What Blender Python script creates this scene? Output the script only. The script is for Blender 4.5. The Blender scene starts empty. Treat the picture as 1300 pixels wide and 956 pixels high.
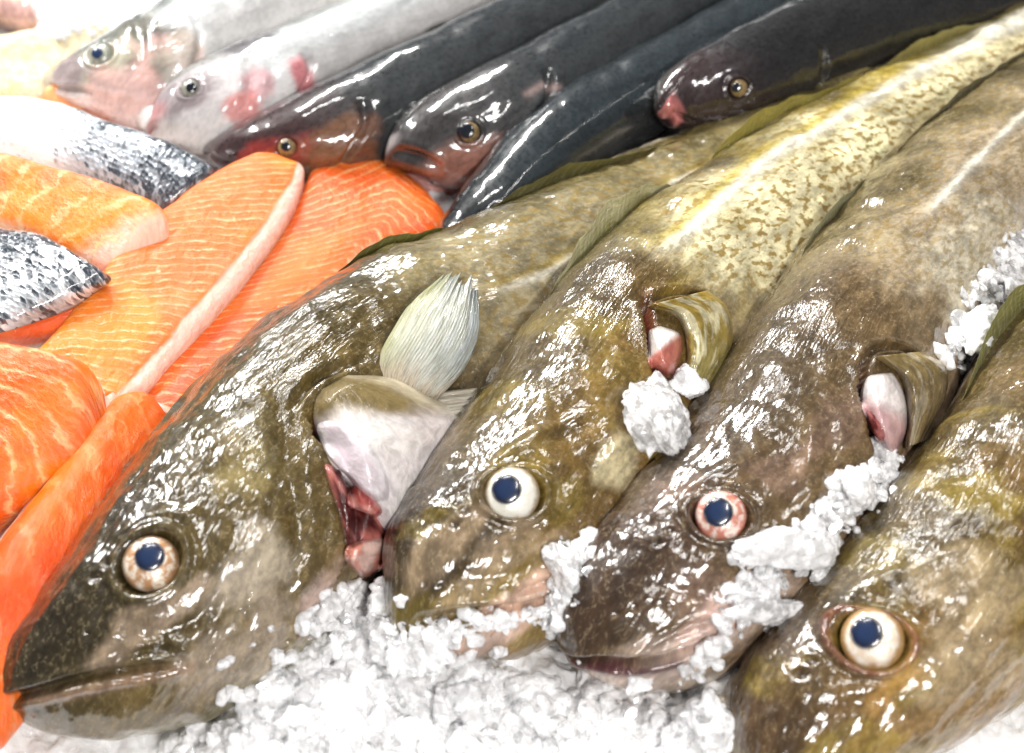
import bpy, math, random
import numpy as np
from mathutils import Vector, Matrix
from mathutils.bvhtree import BVHTree

random.seed(4); rng = np.random.default_rng(7)
SC = 0.01                       # everything below is written in centimetres
scn = bpy.context.scene
col = scn.collection

# ------------------------------------------------------------------ camera
W, H_ = 1300.0, 956.0
DIST, ELEV, LENS = 75.0, math.radians(50), 52.0
CAM = np.array([0.0, -DIST*math.cos(ELEV), DIST*math.sin(ELEV)])
FWD = -CAM/np.linalg.norm(CAM)
RIGHT = np.array([1.0, 0, 0]); UP = np.cross(RIGHT, FWD)
FPX = W*LENS/36.0
def ray(p):
    p = np.asarray(p, float)
    d = FWD + ((p[..., 0:1]-W/2)/FPX)*RIGHT - ((p[..., 1:2]-H_/2)/FPX)*UP
    return d/np.linalg.norm(d, axis=-1, keepdims=True)
def at(p, z):
    d = ray(p); t = (np.asarray(z, float)[..., None]-CAM[2])/d[..., 2:3]
    return CAM + d*t
def proj(P):
    q = P-CAM; w = q@FWD
    return np.stack([W/2+FPX*(q@RIGHT)/w, H_/2-FPX*(q@UP)/w], -1)
cam_d = bpy.data.cameras.new('camera'); cam_d.lens = LENS; cam_d.sensor_width = 36
cam_o = bpy.data.objects.new('camera', cam_d); col.objects.link(cam_o)
cam_o.location = CAM*SC; cam_o.rotation_euler = (math.pi/2-ELEV, 0, 0)
cam_d.clip_start = 0.01; cam_d.clip_end = 100
cam_d.dof.use_dof = True; cam_d.dof.focus_distance = 0.665; cam_d.dof.aperture_fstop = 6.8
scn.camera = cam_o

# ------------------------------------------------------------------ numpy noise
def _h(ix, iy, iz, s):
    n = (ix*374761393 + iy*668265263 + iz*2147483647 + s*974634777) & 0xffffffff
    n = ((n ^ (n >> 13))*1274126177) & 0xffffffff
    n = ((n ^ (n >> 16))*2246822519) & 0xffffffff
    return ((n ^ (n >> 15)) & 0xffffff)/float(0xffffff)
def vnoise(P, s=0):
    P = np.asarray(P, float); i = np.floor(P).astype(np.int64); f = P-i; f = f*f*(3-2*f)
    r = 0
    for a in (0, 1):
        for b in (0, 1):
            for c in (0, 1):
                w = (f[..., 0] if a else 1-f[..., 0])*(f[..., 1] if b else 1-f[..., 1])*(f[..., 2] if c else 1-f[..., 2])
                r = r + w*_h(i[..., 0]+a, i[..., 1]+b, i[..., 2]+c, s)
    return r*2-1
def fbm(P, s=0, o=4, g=.5):
    r = 0; a = 1; t = 0
    for k in range(o):
        r = r + a*vnoise(P*2**k+17.3*k, s+k); t += a; a *= g
    return r/t
def ss(x, a, b):
    t = np.clip((x-a)/(b-a), 0, 1); return t*t*(3-2*t)
def catmull(P, n, t=None):
    P = np.asarray(P, float); m = len(P)
    if t is None: t = np.linspace(0, m-1, n)
    i = np.clip(np.floor(t).astype(int), 0, m-2); f = (t-i).reshape(-1, *([1]*(P.ndim-1)))
    g = lambda k: P[np.clip(k, 0, m-1)]
    p0 = np.where((i-1 >= 0).reshape(f.shape), g(i-1), 2*g(i)-g(i+1))
    p3 = np.where((i+2 < m).reshape(f.shape), g(i+2), 2*g(i+1)-g(i))
    p1, p2 = g(i), g(i+1)
    return .5*((2*p1)+(-p0+p2)*f+(2*p0-5*p1+4*p2-p3)*f*f+(-p0+3*p1-3*p2+p3)*f**3)
def polydist(P, poly):
    """distance of points (...,2) to a polyline, and the fraction along it"""
    P = np.asarray(P, float); best = np.full(P.shape[:-1], 1e9); fr = np.zeros(P.shape[:-1])
    L = np.concatenate([[0], np.cumsum(np.linalg.norm(np.diff(poly, axis=0), axis=1))])
    for k in range(len(poly)-1):
        a, b = poly[k], poly[k+1]; ab = b-a; t = np.clip(((P-a)@ab)/max(ab@ab, 1e-9), 0, 1)
        d = np.linalg.norm(P-(a+t[..., None]*ab), axis=-1); m = d < best
        best = np.where(m, d, best); fr = np.where(m, (L[k]+t*(L[k+1]-L[k]))/L[-1], fr)
    return best, fr

# ------------------------------------------------------------------ objects
def tag(o, label=None, cat=None, group=None, kind=None):
    for k, v in (('label', label), ('category', cat), ('group', group), ('kind', kind)):
        if v: o[k] = v
    return o
def mesh_obj(name, verts, faces, mat, parent=None, attrs=None, smooth=True, link=True):
    me = bpy.data.meshes.new(name)
    me.from_pydata((np.asarray(verts)*SC).tolist(), [], [list(map(int, f)) for f in faces])
    for k, v in (attrs or {}).items():
        v = np.asarray(v, np.float32)
        if v.ndim == 1:
            a = me.attributes.new(k, 'FLOAT', 'POINT'); a.data.foreach_set('value', v)
        elif k == 'Col':
            a = me.attributes.new(k, 'FLOAT_COLOR', 'POINT')
            a.data.foreach_set('color', np.concatenate([v, np.ones((len(v), 1), np.float32)], 1).ravel())
        else:
            a = me.attributes.new(k, 'FLOAT_VECTOR', 'POINT'); a.data.foreach_set('vector', v.ravel())
    if smooth: me.polygons.foreach_set('use_smooth', [True]*len(me.polygons))
    me.materials.append(mat); me.update()
    o = bpy.data.objects.new(name, me); col.objects.link(o)
    if parent is not None: o.parent = parent; o.matrix_parent_inverse = parent.matrix_world.inverted()
    return o
def empty(name, loc):
    o = bpy.data.objects.new(name, None); col.objects.link(o)
    o.location = Vector(loc)*SC; o.empty_display_size = .01
    bpy.context.view_layer.update(); return o
def grid_faces(nu, nv, wrap=False):
    i = np.arange(nu-1)[:, None]; j = np.arange(nv if wrap else nv-1)[None, :]; j2 = (j+1) % nv
    return np.stack([i*nv+j, i*nv+j2, (i+1)*nv+j2, (i+1)*nv+j], -1).reshape(-1, 4)

# ------------------------------------------------------------------ materials
class NT:
    def __init__(s, name):
        s.m = bpy.data.materials.new(name); s.m.use_nodes = True; s.t = s.m.node_tree; s.t.nodes.clear()
        s.out = s.t.nodes.new('ShaderNodeOutputMaterial')
    def n(s, typ, inp=None, **kw):
        nd = s.t.nodes.new('ShaderNode'+typ)
        for k, v in kw.items(): setattr(nd, k, v)
        for k, v in (inp or {}).items():
            if isinstance(v, bpy.types.NodeSocket): s.t.links.new(v, nd.inputs[k])
            else: nd.inputs[k].default_value = v
        return nd
    def attr(s, name): return s.n('Attribute', attribute_name=name)
    def noise(s, vec, scale, detail=3, rough=.5, dist=0):
        return s.n('TexNoise', {'Vector': vec, 'Scale': scale, 'Detail': detail, 'Roughness': rough, 'Distortion': dist}).outputs['Fac']
    def math(s, op, a, b=0.0, c=0.0): return s.n('Math', {0: a, 1: b, 2: c}, operation=op).outputs[0]
    def rng(s, v, a, b, c=0.0, d=1.0): return s.n('MapRange', {0: v, 1: a, 2: b, 3: c, 4: d}, interpolation_type='SMOOTHSTEP').outputs[0]
    def mix(s, f, a, b, mode='MIX'):
        nd = s.n('Mix', data_type='RGBA', blend_type=mode)
        for k, v in ((0, f), (6, a), (7, b)):
            if isinstance(v, bpy.types.NodeSocket): s.t.links.new(v, nd.inputs[k])
            else: nd.inputs[k].default_value = v if k == 0 else (tuple(v)+(1,))[:4]
        return nd.outputs[2]
    def vmul(s, v, xyz): return s.n('VectorMath', {0: v, 1: xyz}, operation='MULTIPLY').outputs[0]
    def bump(s, hgt, dist, strength=1.0, prev=None):
        i = {'Height': hgt, 'Distance': dist, 'Strength': strength}
        if prev is not None: i['Normal'] = prev
        return s.n('Bump', i).outputs[0]
    def done(s, **kw):
        b = s.n('BsdfPrincipled', {k.replace('_', ' '): v for k, v in kw.items()})
        s.t.links.new(b.outputs[0], s.out.inputs[0]); s.bsdf = b; return s.m

def skin_mat(name, mott=.42, bumpk=1.0, rough=.38, net=(.72, .58, .34), netk=.2, sheen=1.0, coat=1.0, scal=5.0):
    t = NT(name); c = t.attr('Col').outputs['Color']; bc = t.attr('bc').outputs['Vector']
    w = t.attr('wr').outputs['Fac']
    v1 = t.vmul(bc, (.55, .9, 1)); v2 = t.vmul(bc, (.28, 1.5, 1))
    m1 = t.noise(v1, 1.1, 5, .62, .6); m2 = t.noise(bc, 3.6, 4, .65, .4)
    k = t.math('ADD', t.math('MULTIPLY', m1, 1.3), t.math('MULTIPLY', m2, .8))
    k = t.rng(k, .75, 1.35, 1-mott, 1+mott*.65)
    cc = t.mix(1.0, c, t.n('CombineColor', {0: k, 1: k, 2: k}).outputs[0], 'MULTIPLY')
    sp = t.math('ADD', t.noise(t.vmul(bc, (1, 1.3, 1)), 1.9, 2, .5, .2), t.math('MULTIPLY', t.noise(bc, 5, 2, .5), .16))
    cc = t.mix(t.math('MULTIPLY', t.rng(sp, .575, .69, 0, .85), t.attr('spot').outputs['Fac']), cc, (.24, .145, .014))
    # fine pale vermiculation of the slime coat
    vr = t.n('TexVoronoi', {'Vector': t.n('VectorMath', {0: bc, 1: t.n('TexNoise', {'Vector': bc, 'Scale': 2.0, 'Detail': 3}).outputs['Color']}, operation='ADD').outputs[0], 'Scale': 3.3}, feature='DISTANCE_TO_EDGE').outputs['Distance']
    line = t.math('MULTIPLY', t.rng(vr, 0.0, .09, 1, 0), t.rng(m2, .45, .62, 0, netk))
    cc = t.mix(line, cc, net)
    fine = t.noise(bc, 16, 3, .7); cc = t.mix(t.rng(fine, .58, .78, 0, .14), cc, net)
    dk = t.noise(bc, 9, 3, .7, .5); cc = t.mix(t.rng(dk, .56, .72, 0, .28*min(1, mott*2)), cc, (.04, .028, .012))
    # relief: small scales pressed against the slime, streaky folds, broad lumps
    vs = t.n('TexVoronoi', {'Vector': t.vmul(bc, (1.0, 1.5, 1)), 'Scale': scal, 'Smoothness': .6}, feature='SMOOTH_F1').outputs['Distance']
    st = t.noise(v2, 2.5, 3, .6, .8); big = t.noise(t.vmul(bc, (.6, 1.1, 1)), .95, 3, .45)
    ws = t.noise(t.vmul(bc, (.7, 3.0, 1)), 2.4, 2, .5, .5)
    mk = t.rng(t.noise(bc, .42, 2, .5), .47, .66, .08, 1.2)     # slime lies smooth in places, rippled in others
    nb = t.bump(big, .0021*bumpk)
    nb = t.bump(t.math('MULTIPLY', st, mk), .00018*bumpk, 1, nb)
    nb = t.bump(t.math('MULTIPLY', ws, w), .0008*bumpk, 1, nb)
    nb = t.bump(t.math('MULTIPLY', vs, mk), .00009*bumpk, 1, nb)
    nb = t.bump(fine, .00003*bumpk, 1, nb)
    rr = t.rng(m2, .3, .7, rough-.06, rough+.1)
    return t.done(Base_Color=cc, Roughness=rr, Normal=nb, Coat_Weight=coat, Coat_Roughness=.035, Coat_IOR=1.6,
                  Coat_Normal=nb, Specular_IOR_Level=.22, Subsurface_Weight=.05, Subsurface_Radius=(.004, .0025, .0015), Subsurface_Scale=1.0)
M = {}
M['cod'] = skin_mat('cod_skin')
M['dark'] = skin_mat('dark_fish_skin', mott=.3, bumpk=.28, rough=.3, netk=.05, net=(.25, .25, .22), scal=6)
M['bass'] = skin_mat('silver_skin', mott=.2, bumpk=.5, rough=.3, netk=.1, net=(.8, .8, .8), scal=6)

def flesh_mat():                  # orange salmon flesh with pale fat lines that follow the muscle
    t = NT('salmon_flesh'); bc = t.attr('bc').outputs['Vector']; ph = t.attr('phase').outputs['Fac']; c = t.attr('Col').outputs['Color']
    fat = t.attr('fat').outputs['Fac']
    n1 = t.noise(bc, .55, 4, .6); n2 = t.noise(bc, 2.6, 4, .7)
    p = t.math('ADD', ph, t.math('MULTIPLY', n1, 1.7)); p = t.math('ADD', p, t.math('MULTIPLY', n2, .22))
    s = t.math('PINGPONG', p, .5)                       # 0..0.5
    brk = t.noise(bc, 1.3, 3, .6)
    wd = t.rng(brk, .3, .7, .07, .28)
    ln = t.n('MapRange', {0: s, 1: 0.0, 2: wd, 3: 1.0, 4: 0.0}, interpolation_type='SMOOTHSTEP').outputs[0]
    s2 = t.math('PINGPONG', t.math('MULTIPLY', p, 3.1), .5)
    ln2 = t.math('MULTIPLY', t.rng(s2, 0, .3, 1, 0), .16)
    ln = t.math('MAXIMUM', t.math('MULTIPLY', ln, .66), ln2)
    ln = t.math('MULTIPLY', t.math('MULTIPLY', ln, fat), t.rng(t.noise(bc, .8, 3, .6), .34, .58, .30, 1.0))
    cc = t.mix(t.rng(n2, .35, .7, 0, .2), c, (.80, .12, .003)); cc = t.mix(ln, cc, (.98, .62, .28))
    gr = t.noise(bc, 9, 3, .7)
    nb = t.bump(n1, .0030); nb = t.bump(ln, .0006, .8, nb); nb = t.bump(n2, .0015, 1, nb); nb = t.bump(gr, .00012, 1, nb)
    return t.done(Base_Color=cc, Roughness=.5, Normal=nb, Specular_IOR_Level=.1, Coat_Weight=.85, Coat_Roughness=.045, Coat_Normal=nb,
                  Subsurface_Weight=.25, Subsurface_Radius=(.007, .003, .0005), Subsurface_Scale=1.0)
M['flesh'] = flesh_mat()
def attr_mat(name, bumps=((1.2, .002), (5, .0006)), rough=.35, coat=.8, mott=.3, trans=0.0, sss=.1, coatr=.08):
    t = NT(name); c = t.attr('Col').outputs['Color']; bc = t.attr('bc').outputs['Vector']
    m = t.noise(bc, 1.6, 5, .65, .5); k = t.rng(m, .3, .7, 1-mott, 1+mott*.4)
    cc = t.mix(1.0, c, t.n('CombineColor', {0: k, 1: k, 2: k}).outputs[0], 'MULTIPLY'); nb = None
    for sc_, d in bumps: nb = t.bump(t.noise(bc, sc_, 3, .6), d, 1, nb)
    return t.done(Base_Color=cc, Roughness=rough, Normal=nb, Coat_Weight=coat, Coat_Roughness=coatr, Coat_Normal=nb,
                  Subsurface_Weight=sss, Subsurface_Radius=(.006, .003, .002), Subsurface_Scale=1.0, Transmission_Weight=trans)
M['meat'] = attr_mat('raw_tissue', bumps=((1.0, .0010), (3.5, .0003), (14, .00005)))
M['mouth'] = attr_mat('lip_tissue', mott=.25)
def salmonskin_mat():
    t = NT('salmon_skin'); bc = t.attr('bc').outputs['Vector']; c = t.attr('Col').outputs['Color']
    v = t.n('TexVoronoi', {'Vector': bc, 'Scale': 3.4, 'Randomness': .55}, feature='F1'); d = v.outputs['Distance']; rc = v.outputs['Color']
    k = t.n('SeparateColor', {0: rc}).outputs[0]
    big = t.noise(bc, .6, 4, .6); dark = t.attr('dark').outputs['Fac']
    th = t.math('ADD', t.math('MULTIPLY', dark, 1.25), t.math('MULTIPLY', t.math('SUBTRACT', big, .5), 1.6))
    f = t.rng(t.math('ADD', t.math('SUBTRACT', th, k), t.math('MULTIPLY', d, -.5)), -.5, .3, 0, 1)
    cc = t.mix(f, c, (.035, .045, .06))
    n3 = t.noise(bc, 8, 3, .6); cc = t.mix(t.rng(n3, .5, .75, 0, .3), cc, (.6, .65, .7))
    nb = t.bump(d, .0009); nb = t.bump(big, .003, 1, nb)
    return t.done(Base_Color=cc, Roughness=.28, Metallic=.15, Normal=nb, Coat_Weight=1.0, Coat_Roughness=.08)
M['sskin'] = salmonskin_mat()
def fin_mat():
    t = NT('fin_membrane'); bc = t.attr('bc').outputs['Vector']; c = t.attr('Col').outputs['Color']
    rays = t.attr('rays').outputs['Fac']; s = t.math('PINGPONG', t.math('ADD', rays, t.math('MULTIPLY', t.noise(bc, .9, 3), 2.2)), .5)
    ln = t.rng(s, 0, .28, 1, 0); n = t.noise(t.vmul(bc, (.35, 2.4, 1)), 2.6, 4, .65, .5)
    cc = t.mix(t.math('MULTIPLY', ln, .22), c, (.62, .62, .48)); cc = t.mix(t.rng(n, .42, .68, 0, .45), cc, (.16, .15, .05))
    nb = t.bump(ln, .0002); nb = t.bump(n, .0012, 1, nb)
    b = t.n('BsdfPrincipled', {'Base Color': cc, 'Roughness': .35, 'Normal': nb, 'Coat Weight': 1.0, 'Coat Roughness': .06, 'Coat Normal': nb})
    tr = t.n('BsdfTranslucent', {'Color': cc, 'Normal': nb}); mx = t.n('MixShader', {0: .3, 1: b.outputs[0], 2: tr.outputs[0]})
    t.t.links.new(mx.outputs[0], t.out.inputs[0]); return t.m
M['fin'] = fin_mat()
def ball_mat(name, iris, stain, rim, tarnish=.5):
    t = NT(name); o = t.n('TexCoord').outputs['Object']
    sx = t.n('SeparateXYZ', {0: o}); r = t.math('SQRT', t.math('ADD', t.math('POWER', sx.outputs[0], 2), t.math('POWER', sx.outputs[1], 2)))
    n = t.noise(o, 260, 4, .65, .6); n2 = t.noise(o, 110, 3, .6)
    rr = t.math('ADD', t.math('MULTIPLY', r, 1/(.0113)), t.math('MULTIPLY', t.math('SUBTRACT', n2, .5), .5))
    cc = t.mix(t.rng(n, .42, .58, 0, tarnish), iris, stain)
    cc = t.mix(t.rng(rr, .78, 1.0, 0, .95), cc, rim)
    nb = t.bump(n, .0003)
    return t.done(Base_Color=cc, Roughness=.3, Metallic=.1, Coat_Weight=1.0, Coat_Roughness=.03, Subsurface_Weight=.15, Subsurface_Radius=(.003, .002, .002), Subsurface_Scale=1.0, Normal=nb)
def plain(name, c, rough=.3, coat=1.0, **kw):
    t = NT(name); o = t.n('TexCoord').outputs['Object']; n = t.noise(o, 150, 4, .6)
    cc = t.mix(t.rng(n, .35, .7, 0, .35), c, tuple(x*.55+.02 for x in c))
    return t.done(Base_Color=cc, Roughness=rough, Coat_Weight=coat, Coat_Roughness=.03, **kw)
def pupil_mat():
    t = NT('cloudy_pupil'); o = t.n('TexCoord').outputs['Object']; sx = t.n('SeparateXYZ', {0: o})
    r = t.math('SQRT', t.math('ADD', t.math('POWER', sx.outputs[0], 2), t.math('POWER', sx.outputs[1], 2)))
    n = t.noise(o, 300, 3, .6); rr = t.math('ADD', t.math('MULTIPLY', r, 1/.0061), t.math('MULTIPLY', t.math('SUBTRACT', n, .5), .25))
    cc = t.mix(t.rng(rr, .35, .85), (.011, .026, .075), (.006, .012, .038)); cc = t.mix(t.rng(rr, .84, 1.02, 0, .8), cc, (.30, .27, .24))
    return t.done(Base_Color=cc, Roughness=.25, Coat_Weight=1.0, Coat_Roughness=.04)
M['pupil'] = pupil_mat()
M['pupil_dark'] = plain('black_pupil', (.006, .008, .014), .15)
def ice_mat(name, trans, rough, base=(.99, .99, 1.0), sss=1.0):
    t = NT(name); o = t.n('TexCoord').outputs['Object']
    n = t.noise(o, 160, 4, .65, .3); v = t.n('TexVoronoi', {'Vector': o, 'Scale': 260.0}).outputs['Distance']; f = t.noise(o, 900, 2, .6)
    nb = t.bump(n, .0009); nb = t.bump(v, .0005, 1, nb); nb = t.bump(f, .0002, 1, nb)
    tr = t.rng(n, .42, .6, 0, trans) if trans > 0 else 0.0
    return t.done(Base_Color=(*base, 1), Roughness=rough, Normal=nb, Transmission_Weight=tr, IOR=1.31, Specular_IOR_Level=.6,
                  Coat_Weight=.8, Coat_Roughness=.05, Subsurface_Weight=sss, Subsurface_Radius=(.026, .028, .030), Subsurface_Scale=1.0)
M['ice'] = ice_mat('crushed_ice', 0, .2, sss=.3)
M['chip'] = ice_mat('ice_chip', .32, .12, sss=.25)
M['shard'] = ice_mat('ice_shard', .65, .06, sss=.25)
M['clear'] = ice_mat('clear_ice', .6, .1, sss=.4)

# ------------------------------------------------------------------ lofted bodies
ALL = []                                            # solids that other things rest on
class Body:
    """a body swept between two edge curves D (back) and V (belly); zD, zV are the heights of the edges"""
    def __init__(s, st, zD, zV, bu, bd, nu=300, nv=160, cap=1.2, capend=.8, n=2.2, dense=1.0, fit=4):
        st = np.asarray(st, float); m = len(st)
        D0, V0 = st[:, :2], st[:, 2:4]
        ar = lambda v: np.full(m, float(v)) if np.isscalar(v) else np.interp(np.linspace(0, 1, m), np.linspace(0, 1, len(v)), v)
        zD, zV, bu, bd = map(ar, (zD, zV, bu, bd)); D, V = D0.copy(), V0.copy()
        th = np.linspace(0, 2*np.pi, nv, endpoint=False)
        cx = np.sign(np.cos(th))*np.abs(np.cos(th))**(2/n); sx = np.sign(np.sin(th))*np.abs(np.sin(th))**(2/n)
        def frame(Dw, Vw):
            C = (Dw+Vw)/2; dv = (Dw-Vw)/2; T = np.gradient(C, axis=0); T /= np.linalg.norm(T, axis=1, keepdims=True)
            F = np.cross(T, dv); F *= np.sign(F[:, 2].sum()+1e-9); F /= np.linalg.norm(F, axis=1, keepdims=True)
            dvn = dv/np.linalg.norm(dv, axis=1, keepdims=True); return C, dv, T, F, dvn
        for _ in range(fit):
            C, dv, T, F, _n = frame(at(D, zD), at(V, zV))
            b = np.where(sx > 0, bu[:, None], bd[:, None])
            R = C[:, None]+cx[None, :, None]*dv[:, None]+(sx*b)[..., None]*F[:, None]
            q = proj(R); e = D0-V0; L = np.linalg.norm(e, axis=1, keepdims=True); e = e/L
            k = ((q-V0[:, None])*e[:, None]).sum(-1)
            D = D+(L[:, 0]-k.max(1))[:, None]*e; V = V-(k.min(1))[:, None]*e
        # dense stations, distributed by length, denser near the snout
        K = 400; t = np.linspace(0, m-1, K)
        Dw = catmull(at(D, zD), K, t); Vw = catmull(at(V, zV), K, t); BU = catmull(bu, K, t); BD = catmull(bd, K, t)
        C = (Dw+Vw)/2; X = np.concatenate([[0], np.cumsum(np.linalg.norm(np.diff(C, axis=0), axis=1))])
        s.L = X[-1]; x = s.L*np.linspace(0, 1, nu)**dense
        x[1:6] = np.minimum(x[1:6], cap*np.array([.01, .04, .1, .18, .3])) if dense > 1 or cap > .3 else x[1:6]
        x = np.sort(x)
        xe = s.L-capend*np.array([.4, .2, .1, .04, .01, 0]); x = np.sort(np.concatenate([x[x < s.L-capend*.45], xe])); nu = len(x)
        I = lambda A: np.stack([np.interp(x, X, A[:, k]) for k in range(A.shape[1])], 1) if A.ndim == 2 else np.interp(x, X, A)
        Dw, Vw, BU, BD = I(Dw), I(Vw), I(BU), I(BD)
        C, dv, T, F, dvn = frame(Dw, Vw)
        capf = np.sqrt(np.clip(1-(1-np.clip(x/cap, 0, 1))**2, 1e-6, 1))*np.sqrt(np.clip(1-(1-np.clip((s.L-x)/capend, 0, 1))**2, 1e-6, 1))
        s.a = np.linalg.norm(dv, axis=1)*capf
        b = np.where(sx > 0, BU[:, None], BD[:, None])*capf[:, None]
        s.P = C[:, None]+cx[None, :, None]*(dvn*s.a[:, None])[:, None]+(sx*b)[..., None]*F[:, None]
        s.C, s.T, s.F, s.dvn, s.nu, s.nv, s.cx, s.sx = C, T, F, dvn, nu, nv, cx, sx
        s.X = np.repeat(x[:, None], nv, 1); s.Hh = cx[None]*s.a[:, None]; s.h = np.repeat(cx[None], nu, 0)
        s.up = (sx[None] > 0)*np.ones((nu, 1), bool)
        du = np.gradient(s.P, axis=0); dw = np.roll(s.P, -1, 1)-np.roll(s.P, 1, 1)
        N = np.cross(du, dw); l = np.linalg.norm(N, axis=-1, keepdims=True); N = N/np.maximum(l, 1e-9)
        if (N*(s.P-C[:, None])).sum() < 0: N = -N
        s.N = N; s.XH = np.stack([s.X, s.Hh], -1); s.q = proj(s.P)
        s.face = ((CAM-s.P)*N).sum(-1) > 0
        s.disp = np.zeros((nu, nv))
    def idx(s, p):
        d = np.linalg.norm(s.q-np.asarray(p, float), axis=-1)+np.where(s.face & s.up, 0, 1e4)
        return np.unravel_index(np.argmin(d), d.shape)
    def xh(s, pts): return np.array([s.XH[s.idx(p)] for p in pts])
    def groove(s, pts, w, depth, taper=True, lip=0.0):
        po = catmull(s.xh(pts), 24) if len(pts) > 2 else s.xh(pts)
        d, f = polydist(s.XH, po); k = np.sqrt(np.clip(4*f*(1-f), 0, 1)) if taper else 1
        s.disp += np.where(s.up, -depth*np.exp(-(d/w)**2)*k, 0)
        if lip: s.disp += np.where(s.up, lip*np.exp(-((d-2.2*w)/w)**2)*k, 0)
        return d, f
    def flap(s, pts, hgt, back, drop, slot=.8, soft=.12):
        """a plate that ends along the curve pts: proud in front of it, dropping behind"""
        po = catmull(s.xh(pts), 40); o = np.argsort(po[:, 1]); xe = np.interp(s.Hh, po[o, 1], po[o, 0]); h0, h1 = po[:, 1].min(), po[:, 1].max()
        win = ss(s.Hh, h0-.6, h0+.8)*(1-ss(s.Hh, h1-.9, h1+.5)); d = s.X-xe
        front = hgt*np.exp(np.minimum(d, 0)/back)*(1-ss(d, -soft, soft))
        rear = -drop*ss(d, -soft, soft)*(1-ss(d, slot*.4, slot))
        s.disp += np.where(s.up, (front+rear)*win, 0); return d, win
    def bell(s, p, r, hgt, rx=1.0):
        c = s.xh([p])[0]; d = np.sqrt(((s.X-c[0])/rx)**2+(s.Hh-c[1])**2); s.disp += np.where(s.up, hgt*np.exp(-(d/r)**2), 0)
    def nostril(s, pts):
        for p in pts:
            c = s.xh([p])[0]; d = np.hypot((s.X-c[0])*.8, s.Hh-c[1]); s.disp += np.where(s.up, .03*np.exp(-((d-.26)/.09)**2)-.14*np.exp(-(d/.12)**2), 0); s.pits = getattr(s, 'pits', [])+[d]
    def pores(s, pts, n=9, r=.09):
        po = catmull(s.xh(pts), n)
        for c in po:
            d = np.hypot(s.X-c[0], s.Hh-c[1]); s.disp += np.where(s.up, -.12*np.exp(-(d/r)**2), 0)
    def eyesocket(s, p, r, depth=.8, rim=.22):
        c = s.xh([p])[0]; d = np.hypot(s.X-c[0], s.Hh-c[1]); r = r*.9
        s.disp += np.where(s.up, -depth*(1-ss(d, r*.86, r*1.02))+rim*np.exp(-((d-r*1.16)/(r*.12))**2)-.06*np.exp(-((d-r*1.42)/(r*.10))**2), 0)
        return d
    def finish(s, name, colr, mat, parent, wr=None, solid=True):
        for d in getattr(s, 'pits', []): colr = lerp_c(colr, (.02, .013, .01), np.exp(-(d/.12)**2)*s.up*.6)
        P = s.P+s.N*s.disp[..., None]; s.Pf = P
        V = P.reshape(-1, 3); F = grid_faces(s.nu, s.nv, True).tolist()
        F.append(list(range(s.nv))); F.append([(s.nu-1)*s.nv+j for j in range(s.nv)][::-1])
        sg = np.linalg.norm(np.roll(s.P, -1, 1)-s.P, axis=-1); al = np.concatenate([np.zeros((s.nu, 1)), np.cumsum(sg, 1)[:, :-1]], 1); tot = sg.sum(1, keepdims=True)
        al = np.where(al > tot*.62, al-tot, al)                     # arc length round the body, measured from the back
        bc = np.stack([s.X, al, np.where(al < 0, 5.0, 0)], -1).reshape(-1, 3)
        A = {'Col': np.clip(colr, 0, 1).reshape(-1, 3), 'bc': bc, 'wr': (wr if wr is not None else np.zeros_like(s.X)).reshape(-1)}
        A['spot'] = np.clip(getattr(s, 'spot', np.zeros_like(s.X)), 0, 1).reshape(-1)
        A.update({k: v.reshape(-1) for k, v in getattr(s, 'extra', {}).items()})
        s.obj = mesh_obj(name, V, F, mat, parent, A)
        s.bvh = BVHTree.FromPolygons(V.tolist(), [tuple(f) for f in grid_faces(s.nu, s.nv, True).tolist()])
        if solid: ALL.append(s.bvh)
        return s.obj
def hit(p, bvhs=None):
    """where the sight line through photo point p meets the solids"""
    d = Vector(ray(np.array(p, float))); o = Vector(CAM); best = None
    for b in (bvhs or ALL):
        r = b.ray_cast(o, d)
        if r[0] is not None and (best is None or r[3] < best[3]): best = r
    return best
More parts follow.
